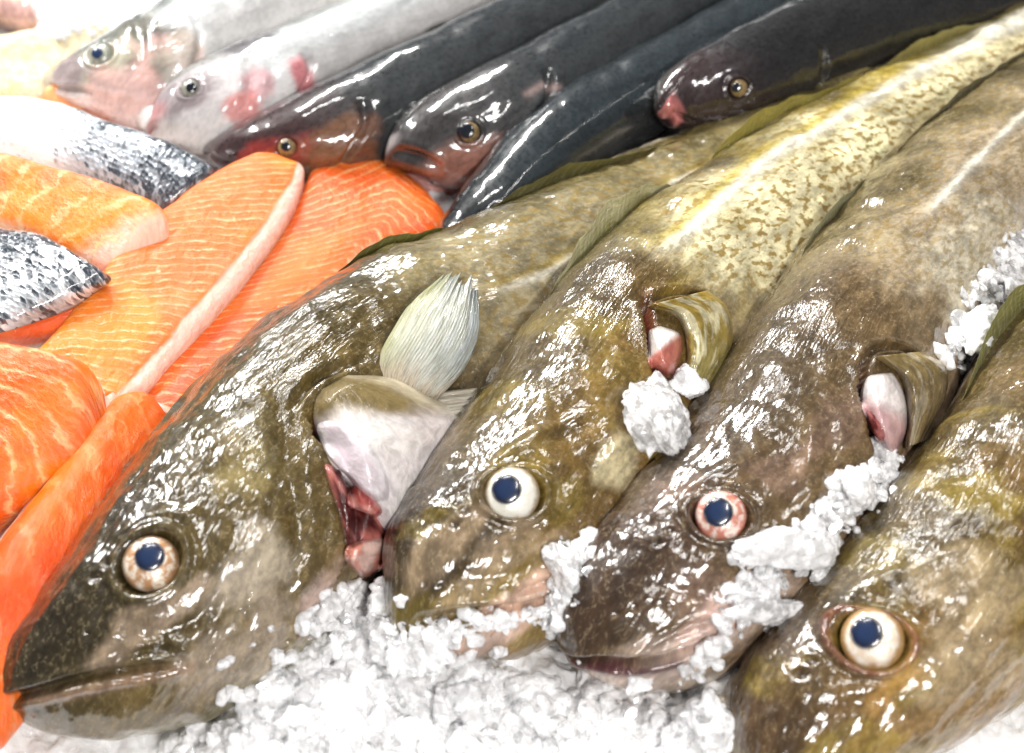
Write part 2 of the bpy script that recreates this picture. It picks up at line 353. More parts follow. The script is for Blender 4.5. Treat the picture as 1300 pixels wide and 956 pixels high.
def patch(name, A, B, mat, parent, colf, on=None, z=None, lift=.1, dome=.3, nu=60, nv=40, nrays=0, corr=.0, thick=.06, ragged=0.0, ends=True, smoothk=6, seed=0, rnd=0.0):
    """a sheet between curves A and B (photo points), draped on a body or at heights z"""
    A = catmull(np.asarray(A, float), nu); B = catmull(np.asarray(B, float), nu)
    v = np.linspace(0, 1, nv); u = np.linspace(0, 1, nu)
    q = A[:, None]*(1-v)[None, :, None]+B[:, None]*v[None, :, None]
    U, Vv = np.meshgrid(u, v, indexing='ij')
    if rnd:
        mid = (q[:, :1]+q[:, -1:])/2; q = mid+(q-mid)*(1-rnd+rnd*np.clip(4*U*(1-U), 0, 1)**.4)[..., None]
    if ragged:
        k = 1+ragged*(vnoise(np.stack([Vv*nrays*1.0, 0*Vv+seed, 0*Vv], -1))*ss(U, .5, 1)); k = k-.09*np.abs(2*Vv-1)**3*ss(U, .4, 1); mid = q[:1]; q = mid+(q-mid)*k[..., None]
    if z is None:
        P = np.zeros((nu, nv, 3)); ok = np.zeros((nu, nv), bool)
        for i in range(nu):
            for j in range(nv):
                r = hit(q[i, j], on)
                if r: P[i, j] = r[0]; ok[i, j] = True
        zz = P[..., 2]; zz[~ok] = zz[ok].mean()
        for _ in range(smoothk):
            zp = np.pad(zz, 1, mode='edge'); zz = (zp[:-2, 1:-1]+zp[2:, 1:-1]+zp[1:-1, :-2]+zp[1:-1, 2:]+4*zz)/8
    else:
        z = np.asarray(z, float); zz = z[:, 0][:, None]*0
        za = catmull(z[:, 0], nu); zb = catmull(z[:, 1], nu); zz = za[:, None]*(1-v)+zb[:, None]*v
    ed = np.sqrt(np.clip(4*Vv*(1-Vv), 0, 1))*(np.sqrt(np.clip(4*U*(1-U), 0, 1)) if ends else 1)
    zz = zz+lift*(np.minimum(1, ed*1.6) if z is None else 1)+dome*ed
    if nrays: zz = zz+corr*np.sin(Vv*nrays*2*np.pi)*ss(U, .02, .3)
    zz = zz+.04*fbm(np.stack([U*5, Vv*5, 0*U+seed], -1), seed)
    P = at(q, zz); n = nu*nv
    Q = P.copy(); Q[..., 2] -= thick; Q[..., 1] += thick*.5
    F = grid_faces(nu, nv); G = grid_faces(nu, nv)[:, ::-1]+n
    loop = [j for j in range(nv)]+[i*nv+nv-1 for i in range(1, nu)]+[(nu-1)*nv+j for j in range(nv-2, -1, -1)]+[i*nv for i in range(nu-2, 0, -1)]
    S_ = [[loop[k], loop[k-1], loop[k-1]+n, loop[k]+n] for k in range(len(loop))]
    Vt = np.concatenate([P.reshape(-1, 3), Q.reshape(-1, 3)])
    Lu = np.linalg.norm(P[-1, nv//2]-P[0, nv//2]); Lv = np.linalg.norm(P[nu//2, -1]-P[nu//2, 0])
    bc = np.stack([U*Lu, Vv*Lv, 0*U+seed], -1).reshape(-1, 3); c = np.clip(colf(U, Vv), 0, 1).reshape(-1, 3)
    dbl = lambda x: np.concatenate([x, x])
    return mesh_obj(name, Vt, F.tolist()+G.tolist()+S_, mat, parent,
                    {'Col': dbl(c), 'bc': dbl(bc), 'rays': dbl((Vv*nrays).reshape(-1)), 'wr': dbl(0*U.reshape(-1))})
def const(c):
    c = np.array(c, float)
    return lambda U, V: np.broadcast_to(c, U.shape+(3,)).copy()
def lerp(a, b, k): k = k[..., None]; return np.array(a)*(1-k)+np.array(b)*k

def dome_mesh(r, ry, hgt, n=40, m=20, full=True):
    """flattened ball about local z"""
    V = []; F = []
    for i in range(m+1):
        ph = math.pi*i/m
        for j in range(n):
            a = 2*math.pi*j/n; V.append((r*math.sin(ph)*math.cos(a), ry*math.sin(ph)*math.sin(a), hgt*math.cos(ph)))
    for i in range(m):
        for j in range(n): F.append((i*n+j, i*n+(j+1) % n, (i+1)*n+(j+1) % n, (i+1)*n+j))
    return V, F
def make_eye(body, parent, p, r, pup, pr, ball, pupil_m, out=.0, look=.40, hgt=.50):
    i = body.idx(p); Pn = body.P[i]; N = body.N[i]; tc = CAM-Pn; tc /= np.linalg.norm(tc)
    n = N*(1-look)+tc*look; n /= np.linalg.norm(n); c = Pn+n*(out-hgt*r*.55)
    z = Vector(n); x = Vector(body.T[i[0]]); y = z.cross(x).normalized(); x = y.cross(z)
    R = Matrix((x, y, z)).transposed().to_4x4(); R.translation = Vector(c)*SC
    V, F = dome_mesh(r, r, hgt*r)
    o = mesh_obj('eye', V, F, ball); o.matrix_world = R
    # the pupil lies in the ball's surface where the photo shows it
    d = ray(np.array(pup, float)); Ri = R.inverted(); 
    oc = (Ri @ (Vector(CAM)*SC))/SC; dc = (Ri.to_3x3() @ Vector(d))
    k = Vector((1, 1, 1/hgt)); a_, b_ = Vector([oc[q]*k[q] for q in range(3)]), Vector([dc[q]*k[q] for q in range(3)])
    A, B, Cc = b_.dot(b_), 2*a_.dot(b_), a_.dot(a_)-r*r; disc = B*B-4*A*Cc
    t = (-B-math.sqrt(max(disc, 0)))/(2*A); pl = oc+dc*t
    nl = Vector((pl.x, pl.y, pl.z/hgt**2)).normalized()
    V, F = dome_mesh(pr, pr*.97, pr*.22, 32, 12)
    q = mesh_obj('pupil', V, F, pupil_m)
    xl = Vector((1, 0, 0)); yl = nl.cross(xl).normalized(); xl = yl.cross(nl)
    Lm = Matrix((xl, yl, nl)).transposed().to_4x4(); Lm.translation = (pl-nl*pr*.06)*SC
    q.parent = o; q.matrix_parent_inverse = Matrix(); q.matrix_local = Lm
    o.parent = parent; o.matrix_parent_inverse = parent.matrix_world.inverted()
    return o
def inpoly(XH, poly):
    x, y = XH[..., 0], XH[..., 1]; r = np.zeros(x.shape, bool); n = len(poly)
    for i in range(n):
        x0, y0 = poly[i]; x1, y1 = poly[(i+1) % n]
        c = ((y0 > y) != (y1 > y)) & (x < (x1-x0)*(y-y0)/((y1-y0) if y1 != y0 else 1e-9)+x0); r ^= c
    return r
def blotch(b, c, p, r, colr, k=.8, rx=1.0, seed=0):
    ce = b.xh([p])[0]; nn = fbm(np.stack([b.X*.8, b.Hh*.8, 0*b.X+seed], -1), seed)
    d = np.hypot((b.X-ce[0])/rx, b.Hh-ce[1])/r+nn*.8
    return lerp_c(c, colr, (1-ss(d, .5, 1.1))*k*b.up)
def lerp_c(c, d, k): return c*(1-k[..., None])+np.array(d)*k[..., None]
#SECTION_COD
# ------------------------------------------------------------------ the four cods
COD_GROUP = 'whole cods lying side by side on the crushed ice'
def cod_color(b, snout=(.035, .026, .016), back=(.085, .066, .026), side=(.175, .118, .042), low=(.32, .225, .13), belly=(.60, .54, .46),
              spots=0.0, spot_x=22, pale=(.55, .48, .30), snx=7, yellow=0.0, seed=0, lat=None):
    X, h = b.X, b.h; nn = fbm(np.stack([X*.35, b.Hh*.5, 0*X+seed], -1), seed+3); hh = h+nn*.35
    c = lerp(belly, low, ss(hh, -1.0, -.7)); c = c*(1-ss(hh, -.65, -.05)[..., None])+np.array(side)*ss(hh, -.65, -.05)[..., None]
    k = ss(hh, .35, .95); c = lerp_c(c, back, k)
    c = lerp_c(c, snout, (1-ss(X+nn*3-h*2.5, snx*.3, snx*1.25))*ss(hh, -.35, .35)*.9)
    c = c*np.array({3: (.60, .53, .46), 0: (.54, .53, .40), 1: (.66, .58, .46)}.get(seed, (.66, .57, .44)))
    c = lerp_c(c, belly, np.where(b.up, 0, ss(-np.repeat(b.sx[None], b.nu, 0), .1, .5)))
    if spots:
        kx = ss(X+nn*3, spot_x, spot_x+6); fl = kx*(1-ss(hh, .70, 1.05))*ss(b.sx[None]*np.ones_like(X), -.2, .2)*spots
        c = lerp_c(c, pale, fl)
        b.spot = fl/max(spots, .01)*min(1, spots*1.2)
        c = lerp_c(c, (.13, .10, .025), ss(hh, .45, .8)*kx*.5)
    if yellow: c = lerp_c(c, (.30, .22, .03), yellow*ss(fbm(np.stack([X*.5, b.Hh*.7, 0*X+2], -1), 31), -.05, .4)*b.up)
    n2 = fbm(np.stack([X*.22, b.Hh*.3, 0*X+8], -1), seed+11); c = c*(1+.45*n2)[..., None]
    return c
def lateral(b, c, pts, w=.32, colr=(.78, .74, .62), under=(.42, .31, .02), k=.9):
    po = catmull(b.xh(pts), 40); o = np.argsort(po[:, 0]); yl = np.interp(b.X, po[o, 0], po[o, 1]); d = b.Hh-yl
    on = ss(b.X, po[:, 0].min(), po[:, 0].min()+3)*b.up; g = 1+.5*fbm(np.stack([b.X*1.2, 0*b.X, 0*b.X], -1), 5)
    if under: c = lerp_c(c, under, np.exp(-((d-w*1.5)/(w*.9))**2)*on*.8)
    c = lerp_c(c, colr, np.exp(-(d/(w*g))**2)*on*k); b.spot = getattr(b, 'spot', 0*d)*(1-np.exp(-(d/(w*1.5))**2)*on); b.disp += np.exp(-(d/(w*.8))**2)*on*.10
    return c
def cod(st, zD, zV, bu, bd, loc, label, **kw):
    b = Body(st, zD, zV, bu, bd, nu=620, nv=260, dense=1.35, cap=kw.get('cap', 2.0), n=kw.get('n', 2.25))
    root = empty('cod', at(np.array(loc, float), np.array(0.0)))
    tag(root, label, 'fish', COD_GROUP); b.root = root
    lump = fbm(np.stack([b.X*.45, b.Hh*.5, np.where(b.up, 0, 9.)], -1), 21, 3)
    b.disp += lump*.28*ss(b.X, .5, 4)+.07*fbm(b.P*1.4, 23, 3)*ss(b.X, .3, 2)
    return b
def folds(b, c0, rad, k=.06):
    """fine creases of slack skin round a point"""
    c = b.xh([c0])[0]; d = np.hypot((b.X-c[0])*.8, b.Hh-c[1]); w = np.exp(-(d/rad)**2)*b.up
    b.disp += k*w*np.sin(b.Hh*7+3*fbm(b.P*.5, 4)+b.X*.9); return w

# ---- cod 1: the big one at the left, gill cover open, pectoral fin raised
c1 = cod([(-28,862,12,915),(42,770,168,935),(112,662,318,893),(198,545,418,800),(310,428,512,680),(435,342,606,560),(565,288,706,450),(700,228,812,352),(832,178,915,278),(960,120,1020,205),(1080,55,1125,130)],
        [3.4,5.2,6.4,6.8,6.8,6.6,6.2,5.8,5.4,5,5], [2.2,1.6,1.4,1.4,1.2,1,1,1,1,1,1], [1.5,3.4,4.6,5.0,4.9,4.5,4.2,3.8,3.2,2.6,2.0], [1.5,2.6,3,3.2,3.4,3.4,3.2,3,2.6,2.2,1.8],
        (250,700), 'largest cod beside the salmon, gill cover open, white shoulder bared, pectoral fin standing up')
col1 = cod_color(c1, snx=9, spots=.5, spot_x=24, seed=0, side=(.16,.110,.036), low=(.26,.18,.08))
E1 = c1.eyesocket((192,715), 1.20, .6, .12)
c1.groove([(-20,893),(40,880),(110,862),(185,848),(240,842)], .17, .5, lip=.14)
c1.groove([(110,862),(150,838),(205,826),(240,842)], .14, .22, lip=.1)
c1.groove([(118,780),(160,792),(215,800),(262,770),(285,715)], .3, .16)
c1.groove([(350,505),(362,560),(372,630),(372,700),(340,770)], .35, .14, lip=.08)          # preopercle
c1.nostril([(122,735),(137,715)]); c1.groove([(150,690),(190,655),(240,650),(290,610)], .30, -.13); c1.pores([(90,810),(150,800),(215,810),(270,775)]); c1.groove([(45,800),(90,745),(130,690)], .35, -.10)
c1.groove([(300,700),(345,640),(350,560)], .22, .10)
opd1, opw1 = c1.flap([(398,540),(404,560),(430,590),(442,650),(430,715),(398,780),(350,830)], .42, 3.2, 2.2, 1.7)
c1.groove([(470,455),(430,465),(390,490),(366,520)], .16, .32, lip=.12)
c1.groove([(455,470),(415,478),(380,505),(372,540)], .12, .2)
col1 = lateral(c1, col1, [(600,380),(650,362),(710,338),(780,290),(860,230)], w=.22, under=(.30,.21,.03), k=.7)
col1 = blotch(c1, col1, (328,720), 1.5, (.46,.39,.29), .8, 1.3, 1)
col1 = blotch(c1, col1, (290,745), .9, (.40,.33,.25), .6, 1.2, 2)
col1 = blotch(c1, col1, (300,838), 1.7, (.36,.29,.22), .7, 1.4, 3)
col1 = blotch(c1, col1, (160,812), .8, (.30,.22,.15), .7, 2.6, 4)
col1 = blotch(c1, col1, (230,770), .5, (.36,.27,.19), .8, 2.4, 5)
col1 = blotch(c1, col1, (400,760), 1.0, (.50,.36,.32), .7, 1.6, 6)
col1 = blotch(c1, col1, (315,600), 1.6, (.30,.24,.10), .6, 1.3, 7)
dm, _ = polydist(c1.XH, catmull(c1.xh([(40,888),(120,872),(185,858),(238,850)]), 20))
col1 = lerp_c(col1, (.34,.21,.14), np.exp(-(dm/.24)**2)*c1.up*.6)
col1 = lerp_c(col1, (.10,.075,.03), np.exp(-((E1-1.25)/.12)**2)*c1.up*.6)
col1 = lerp_c(col1, (.25,.02,.02), ss(opd1, .05, .25)*(1-ss(opd1, 1.0, 1.9))*opw1*c1.up)
wr1 = folds(c1, (400,440), 3.2, .045)
c1.finish('body', col1, M['cod'], c1.root, wr1)
M['ball1'] = ball_mat('eyeball_stained', (.80,.70,.58), (.42,.17,.03), (.16,.09,.04), .85)
M['ball2'] = ball_mat('eyeball_white', (.85,.83,.74), (.70,.62,.50), (.30,.22,.12), .25)
M['ball3'] = ball_mat('eyeball_bloodshot', (.80,.66,.58), (.52,.10,.045), (.30,.05,.03), .8)
M['ball4'] = ball_mat('eyeball_ochre', (.86,.80,.70), (.60,.28,.05), (.36,.20,.06), .35)
make_eye(c1, c1.root, (192,715), 1.12, (190,706), .60, M['ball1'], M['pupil'], out=-.02)

def fleshc(a, b_, seed=0, sc=3):
    return lambda U, V: lerp(a, b_, ss(fbm(np.stack([U*sc, V*sc, 0*U+seed], -1), seed), -.3, .35))
# inside of the gill chamber
patch('gill', [(402,585),(425,640),(437,690),(435,722)], [(455,600),(490,655),(512,700),(505,718)], M['meat'], c1.root,
      fleshc((.07,.006,.006),(.55,.17,.14), 3, 5), on=[c1.bvh], lift=.25, dome=.5, seed=3, rnd=.5)
patch('gill', [(445,600),(440,640),(462,650)], [(470,600),(492,645),(478,662)], M['meat'], c1.root,
      fleshc((.66,.30,.26),(.45,.08,.07), 5, 5), on=[c1.bvh], lift=.8, dome=.7, seed=5, rnd=.8)
patch('gill', [(432,690),(438,712),(452,734)], [(500,676),(500,706),(478,732)], M['meat'], c1.root,
      fleshc((.80,.52,.44),(.60,.22,.16), 6, 4), on=[c1.bvh], lift=.7, dome=.9, seed=6, rnd=.7)
# bared shoulder: broad white panel with an olive top edge
def shoulder_c(U, V):
    n = fbm(np.stack([U*3, V*3, 0*U], -1), 8); c = lerp((.82,.74,.74),(.90,.84,.80), ss(n, -.3, .3))
    c = lerp_c(c, (.22,.16,.06), (1-ss(U+n*.12-V*.12, .20, .36)))
    c = lerp_c(c, (.70,.62,.46), ss(V+n*.2, .72, 1)*.7)
    return lerp_c(c, (.62,.22,.20), ss(U+n*.3, .9, 1.1)*.8)
patch('shoulder', [(410,493),(399,512),(399,545),(420,590),(452,628),(478,664),(500,702)], [(440,476),(500,480),(560,506),(597,528),(588,566),(568,612),(528,694)], M['meat'], c1.root,
      shoulder_c, on=[c1.bvh], lift=1.15, dome=.55, nu=80, nv=70, seed=8, thick=.5, smoothk=20)
patch('shoulder_edge', [(402,534),(402,552),(416,580),(438,606),(466,640)], [(420,528),(450,542),(478,566),(498,606),(508,652)], M['meat'], c1.root,
      fleshc((.82,.72,.76),(.92,.87,.88), 9, 2), on=[c1.bvh], lift=1.55, dome=.65, nu=50, seed=9, thick=.5, smoothk=20)
def finc(base, tip, edge):
    def f(U, V):
        n = fbm(np.stack([U*3, V*9, 0*U], -1), 12); c = lerp(base, tip, ss(U+n*.25, .25, .8))
        return lerp_c(c, edge, ss(np.abs(V-.5)*2+n*.3, .7, 1.1)*.6)
    return f
def pec(U, V):
    n = fbm(np.stack([U*2, V*9, 0*U], -1), 12); c = lerp((.78,.68,.56),(.76,.78,.70), ss(U+n*.25, .15, .5))
    c = lerp_c(c, (.50,.50,.18), (1-ss(V+n*.25, .05, .45))*ss(U, .1, .4)*.75); c = lerp_c(c, (.42,.47,.52), ss(V+n*.3, .6, 1.0)*ss(U, .2, .6)*.7)
    return lerp_c(c, (.25,.28,.28), ss(U+n*.2, .86, 1.02)*.6)
patch('pectoral_fin', [(476,500),(480,455),(502,412),(526,374),(560,346)], [(545,515),(562,500),(590,468),(612,420),(612,362)], M['fin'], c1.root,
      pec, z=[(7.0,6.6),(8.2,7.4),(9.0,8.0),(9.2,8.4),(8.8,8.4)], lift=0, dome=.7, nrays=27, corr=.012, nu=90, nv=200, thick=.05, ragged=.06, ends=False)
patch('pelvic_fin', [(508,515),(540,500),(570,496),(606,492)], [(520,545),(548,560),(570,566),(596,560)], M['fin'], c1.root,
      finc((.70,.60,.50),(.72,.66,.56),(.60,.50,.36)), z=[(6.8,6.4),(7.0,6.2),(6.9,6.0),(6.6,5.6)], lift=0, dome=.35, nrays=8, corr=.05, nu=40, nv=80, thick=.06, ends=False)
def backfin(b, A, B, zA, zB, name='dorsal_fin', nr=26, cc=((.20,.17,.05),(.30,.26,.09),(.34,.29,.10)), thick=.06):
    return patch(name, A, B, M['fin'], b.root, finc(*cc), z=list(zip(zA, zB)), lift=0, dome=.25, nrays=nr, corr=.03, nu=120, nv=40, thick=thick, ends=False)
def ridgefin(b, i0, i1, hgt, name='dorsal_fin', lean=.35, nr=28, cc=((.16,.13,.04),(.36,.32,.10),(.42,.36,.10)), j=0, seed=0, peak=.35):
    """a fin standing on the body's back edge between two stations, leaning over the flank"""
    n = 140; m = 26; ii = np.linspace(i0, i1, n); base = catmull(b.Pf[:, j], None, ii) if False else np.stack([np.interp(ii, np.arange(b.nu), b.Pf[:, j, k]) for k in range(3)], 1)
    nd = np.stack([np.interp(ii, np.arange(b.nu), b.dvn[:, k]) for k in range(3)], 1); nf = np.stack([np.interp(ii, np.arange(b.nu), b.F[:, k]) for k in range(3)], 1)
    nt = np.stack([np.interp(ii, np.arange(b.nu), b.T[:, k]) for k in range(3)], 1)
    u = np.linspace(0, 1, n); v = np.linspace(0, 1, m); U, V = np.meshgrid(u, v, indexing='ij')
    pr = (np.minimum(u/peak, 1)**.7)*(1-ss(u, peak, 1.0)*.75)*(1+.22*fbm(np.stack([u*nr*.35, 0*u, 0*u+seed], -1), 61, 3))
    pr = pr*np.clip((1-u)/.05, 0, 1)**.5
    Hh = hgt*pr[:, None]*V
    P = base[:, None]-nd[:, None]*.25+nd[:, None]*(Hh*math.cos(lean))[..., None]+nf[:, None]*(Hh*math.sin(lean)*(.4+.8*V))[..., None]+nt[:, None]*(Hh*.75)[..., None]
    P = P+nf[:, None]*(.006*np.sin(U*nr*2*np.pi)*V+.25*V*fbm(np.stack([U*nr*.2, V, 0*U+seed], -1), 62, 3))[..., None]
    Q = P-nf[:, None]*.07*(1.2-V[..., None]); N_ = n*m
    F = grid_faces(n, m); G = grid_faces(n, m)[:, ::-1]+N_
    loop = [q for q in range(m)]+[i*m+m-1 for i in range(1, n)]+[(n-1)*m+q for q in range(m-2, -1, -1)]+[i*m for i in range(n-2, 0, -1)]
    S_ = [[loop[k], loop[k-1], loop[k-1]+N_, loop[k]+N_] for k in range(len(loop))]
    c = finc(*cc)(V, U).reshape(-1, 3); bc = np.stack([U*18, V*2, 0*U+seed], -1).reshape(-1, 3); d = lambda x: np.concatenate([x, x])
    return mesh_obj(name, np.concatenate([P.reshape(-1, 3), Q.reshape(-1, 3)]), F.tolist()+G.tolist()+S_, M['fin'], b.root,
                    {'Col': d(c), 'bc': d(bc), 'rays': d((U*nr).reshape(-1)), 'wr': d(0*U.reshape(-1))})
def near_i(b, p):
    d = np.linalg.norm(b.q[:, 0]-np.array(p, float), axis=1); return int(np.argmin(d))
ridgefin(c1, near_i(c1,(350,390)), near_i(c1,(600,275)), 1.1, lean=1.25, cc=((.22,.19,.05),(.32,.30,.08),(.28,.25,.08)), peak=.5, seed=1)
ridgefin(c1, near_i(c1,(600,270)), near_i(c1,(860,170)), 1.2, lean=.9, seed=2, cc=((.15,.13,.04),(.28,.25,.07),(.3,.27,.08)), peak=.4)

# ---- cod 2: milky round eye, yellow spotted flank
c2 = cod([(470,768,486,806),(488,690,640,840),(532,602,755,770),(604,500,850,660),(686,388,905,560),(772,292,965,462),(868,222,1035,372),(980,150,1105,280),(1100,86,1190,185),(1200,45,1270,125),(1310,-8,1350,62)],
        [4.2,5.8,6.8,7.2,7.2,7.0,6.6,6.0,5.6,5,5], [3.0,2.2,1.7,1.6,1.5,1.4,1.2,1,1,1,1], [1.6,3.3,4.4,4.8,4.8,4.5,4.1,3.6,3.0,2.6,2.0], [1.5,2.6,3,3.4,3.4,3.4,3.2,3,2.6,2.2,1.8],
        (650,640), 'cod with round milky white eye and yellow spotted flank, its snout in the ice')
col2 = cod_color(c2, snx=7, spots=1.0, spot_x=19, seed=1, side=(.21,.142,.042), low=(.30,.20,.08), pale=(.88,.80,.50), yellow=.35, back=(.12,.092,.04))
E2 = c2.eyesocket((652,628), 1.22, .75, .16)
c2.groove([(520,792),(580,780),(640,772),(692,760),(702,750)], .14, .45, lip=.18)
c2.groove([(640,772),(662,752),(700,735)], .12, .2, lip=.1)
c2.groove([(560,720),(600,735),(650,728),(700,695)], .3, .14)
c2.groove([(760,470),(790,520),(800,590),(790,650)], .35, .12, lip=.08)
c2.nostril([(578,668),(592,650)]); c2.groove([(604,645),(622,598),(668,560),(720,535),(770,520)], .26, -.22); c2.pores([(540,745),(590,750),(650,745),(705,705)]); c2.groove([(735,640),(780,600),(800,560)], .25, .12)
opd2, opw2 = c2.flap([(812,385),(818,425),(826,470),(842,505),(850,560)], .36, 2.6, 1.3, 1.1)
c2.groove([(905,378),(870,372),(835,378),(812,398)], .15, .3, lip=.16)
c2.groove([(760,610),(720,560),(700,500)], .3, .1)
col2 = lerp_c(col2, (.07,.045,.015), np.exp(-((E2-1.25)/.12)**2)*c2.up*.5)
for k_, p in enumerate([(600,660),(560,700),(640,700),(700,690),(610,740)]): col2 = blotch(c2, col2, p, .8, (.36,.26,.16), .5, 1.7, 20+k_)
col2 = blotch(c2, col2, (790,585), 1.1, (.58,.50,.30), .8, 1.6, 27)
col2 = blotch(c2, col2, (640,780), .9, (.66,.44,.34), .8, 2.6, 28)
col2 = lateral(c2, col2, [(820,330),(880,290),(960,215),(1050,160),(1130,110),(1230,60)], w=.34)
col2 = lerp_c(col2, (.16,.03,.02), ss(opd2, .05, .2)*(1-ss(opd2, .7, 1.3))*opw2*c2.up)
c2.finish('body', col2, M['cod'], c2.root, folds(c2, (820,360), 3.0, .03))
make_eye(c2, c2.root, (651,627), 1.14, (643,621), .62, M['ball2'], M['pupil'], out=.10, look=.55)
patch('shoulder', [(820,420),(822,444),(824,466),(836,478)], [(842,412),(864,424),(866,448),(858,476)], M['meat'], c2.root,
      lambda U, V: lerp((.82,.74,.70),(.50,.15,.11), ss(U+.15*V, .40, .56)), on=[c2.bvh], lift=.25, dome=.7, nu=40, seed=11, thick=.3, rnd=.5)
def pfc(U, V):
    n = fbm(np.stack([U*3, V*8, 0*U], -1), 3); c = lerp((.28,.19,.03),(.22,.18,.055), ss(U+n*.3, .3, .8)); return lerp_c(c, (.60,.56,.38), ss(n, .05, .3)*.7)
patch('pectoral_fin', [(822,388),(860,402),(872,445),(868,486)], [(900,368),(925,392),(930,440),(905,490)], M['cod'], c2.root, pfc,
      on=[c2.bvh], lift=.3, dome=.55, nrays=14, corr=0, nu=70, nv=90, thick=.3, seed=12, ends=False)
ridgefin(c2, near_i(c2,(690,400)), near_i(c2,(850,235)), 1.5, lean=.5, seed=3, cc=((.30,.27,.08),(.62,.58,.34),(.66,.64,.50)), peak=.55)
ridgefin(c2, near_i(c2,(885,215)), near_i(c2,(1110,80)), 1.1, lean=.5, seed=4, cc=((.38,.31,.03),(.50,.42,.08),(.34,.28,.06)), peak=.3, nr=36)
ridgefin(c2, near_i(c2,(1110,80)), near_i(c2,(1290,5)), 1.5, lean=.3, seed=5, cc=((.30,.25,.05),(.46,.40,.12),(.50,.44,.18)), peak=.3)

# ---- cod 3: bloodshot eye, plum brown head
c3 = cod([(698,778,714,838),(722,712,872,880),(795,612,1010,800),(885,505,1110,690),(958,395,1185,560),(1022,306,1232,440),(1104,210,1300,318),(1205,122,1375,222),(1310,48,1445,140),(1420,-25,1520,60),(1520,-90,1590,-10)],
        [4.4,6.0,7.0,7.3,7.4,7.2,6.8,6.4,6.0,5,5], [3.0,2.4,1.8,1.6,1.5,1.5,1.4,1,1,1,1], [1.7,3.4,4.6,5.0,5.0,4.7,4.3,3.8,3.2,2.6,2.0], [1.5,2.6,3,3.4,3.6,3.4,3.2,3,2.6,2.2,1.8],
        (900,660), 'plum brown cod with a bloodshot eye and ice packed against its cheek')
col3 = cod_color(c3, snx=9, spots=.45, spot_x=20, seed=3, side=(.185,.133,.066), low=(.34,.25,.17), pale=(.66,.55,.38), snout=(.06,.035,.024), back=(.11,.083,.05))
E3 = c3.eyesocket((917,655), 1.13, .75, .16)
c3.groove([(708,822),(750,838),(800,842),(850,832),(900,810),(925,790)], .15, .5, lip=.16)
c3.groove([(800,842),(840,812),(890,792),(925,790)], .12, .2, lip=.1)
c3.groove([(820,735),(860,752),(915,745),(965,705)], .3, .14)
c3.groove([(1040,500),(1052,560),(1050,620),(1030,660)], .35, .12, lip=.08)
c3.nostril([(835,692),(850,676)]); c3.groove([(862,655),(882,618),(935,585),(990,560)], .26, -.20); c3.pores([(760,790),(820,765),(880,765),(950,725)]); c3.groove([(985,660),(1030,600),(1045,540)], .25, .12)
opd3, opw3 = c3.flap([(1092,470),(1090,500),(1096,540),(1108,575),(1110,620)], .40, 2.8, 1.6, 1.2)
c3.groove([(1170,455),(1140,440),(1110,446),(1090,478)], .15, .36, lip=.2)
c3.groove([(1010,470),(1040,450),(1090,440)], .2, .12)
c3.groove([(1000,600),(1020,560),(1010,520)], .3, .1)
for k_, p in enumerate([(860,620),(1000,590),(1060,540),(880,760)]): col3 = blotch(c3, col3, p, 1.1, (.24,.15,.11), .5, 1.5, 40+k_)
col3 = blotch(c3, col3, (860,835), 1.3, (.62,.48,.40), .85, 3.2, 45)
col3 = blotch(c3, col3, (900,790), .8, (.62,.42,.36), .7, 2.2, 46)
col3 = blotch(c3, col3, (1240,330), 2.6, (.62,.56,.42), .75, 2.0, 47)
dm, _ = polydist(c3.XH, catmull(c3.xh([(712,830),(760,846),(810,852),(860,842)]), 20)); col3 = lerp_c(col3, (.10,.03,.035), np.exp(-(dm/.22)**2)*c3.up)
col3 = lateral(c3, col3, [(1165,285),(1215,232),(1270,175),(1330,118),(1400,60)], w=.26, under=None)
col3 = lerp_c(col3, (.10,.02,.02), ss(opd3, .05, .2)*(1-ss(opd3, .7, 1.3))*opw3*c3.up)
c3.finish('body', col3, M['cod'], c3.root, folds(c3, (1080,420), 3.0, .03))
make_eye(c3, c3.root, (917,653), 1.04, (912,650), .60, M['ball3'], M['pupil'], out=.05, look=.5)
patch('shoulder', [(1094,478),(1092,505),(1100,535),(1126,574)], [(1140,470),(1150,505),(1152,545),(1140,580)], M['meat'], c3.root,
      lambda U, V: lerp((.84,.76,.74),(.55,.34,.34), ss(U+.25*(1-V), .45, .7)), on=[c3.bvh], lift=.35, dome=.8, nu=50, seed=13, thick=.3, rnd=.5)
patch('gill', [(1092,515),(1104,540),(1112,566)], [(1112,512),(1126,535),(1130,562)], M['meat'], c3.root,
      fleshc((.12,.01,.012),(.40,.12,.11), 14, 4), on=[c3.bvh], lift=.75, dome=.3, nu=30, seed=14, rnd=.7)
def pfc3(U, V):
    n = fbm(np.stack([U*3, V*8, 0*U], -1), 7); c = lerp((.26,.19,.07),(.15,.105,.045), ss(U+n*.3, .15, .5)); return lerp_c(c, (.48,.42,.30), ss(n, .1, .35)*.5)
patch('pectoral_fin', [(1112,452),(1144,478),(1152,520),(1150,568)], [(1172,446),(1202,466),(1200,505),(1172,560)], M['cod'], c3.root, pfc3,
      on=[c3.bvh], lift=.3, dome=.65, nrays=15, corr=0, nu=70, nv=90, thick=.3, seed=15, ends=False)
ridgefin(c3, near_i(c3,(1000,335)), near_i(c3,(1110,205)), .9, lean=.6, seed=6, cc=((.20,.17,.07),(.42,.40,.24),(.45,.42,.28)), peak=.5)
ridgefin(c3, near_i(c3,(1130,190)), near_i(c3,(1330,40)), .9, lean=.6, seed=7, cc=((.16,.13,.07),(.30,.26,.15),(.34,.30,.18)), peak=.35)

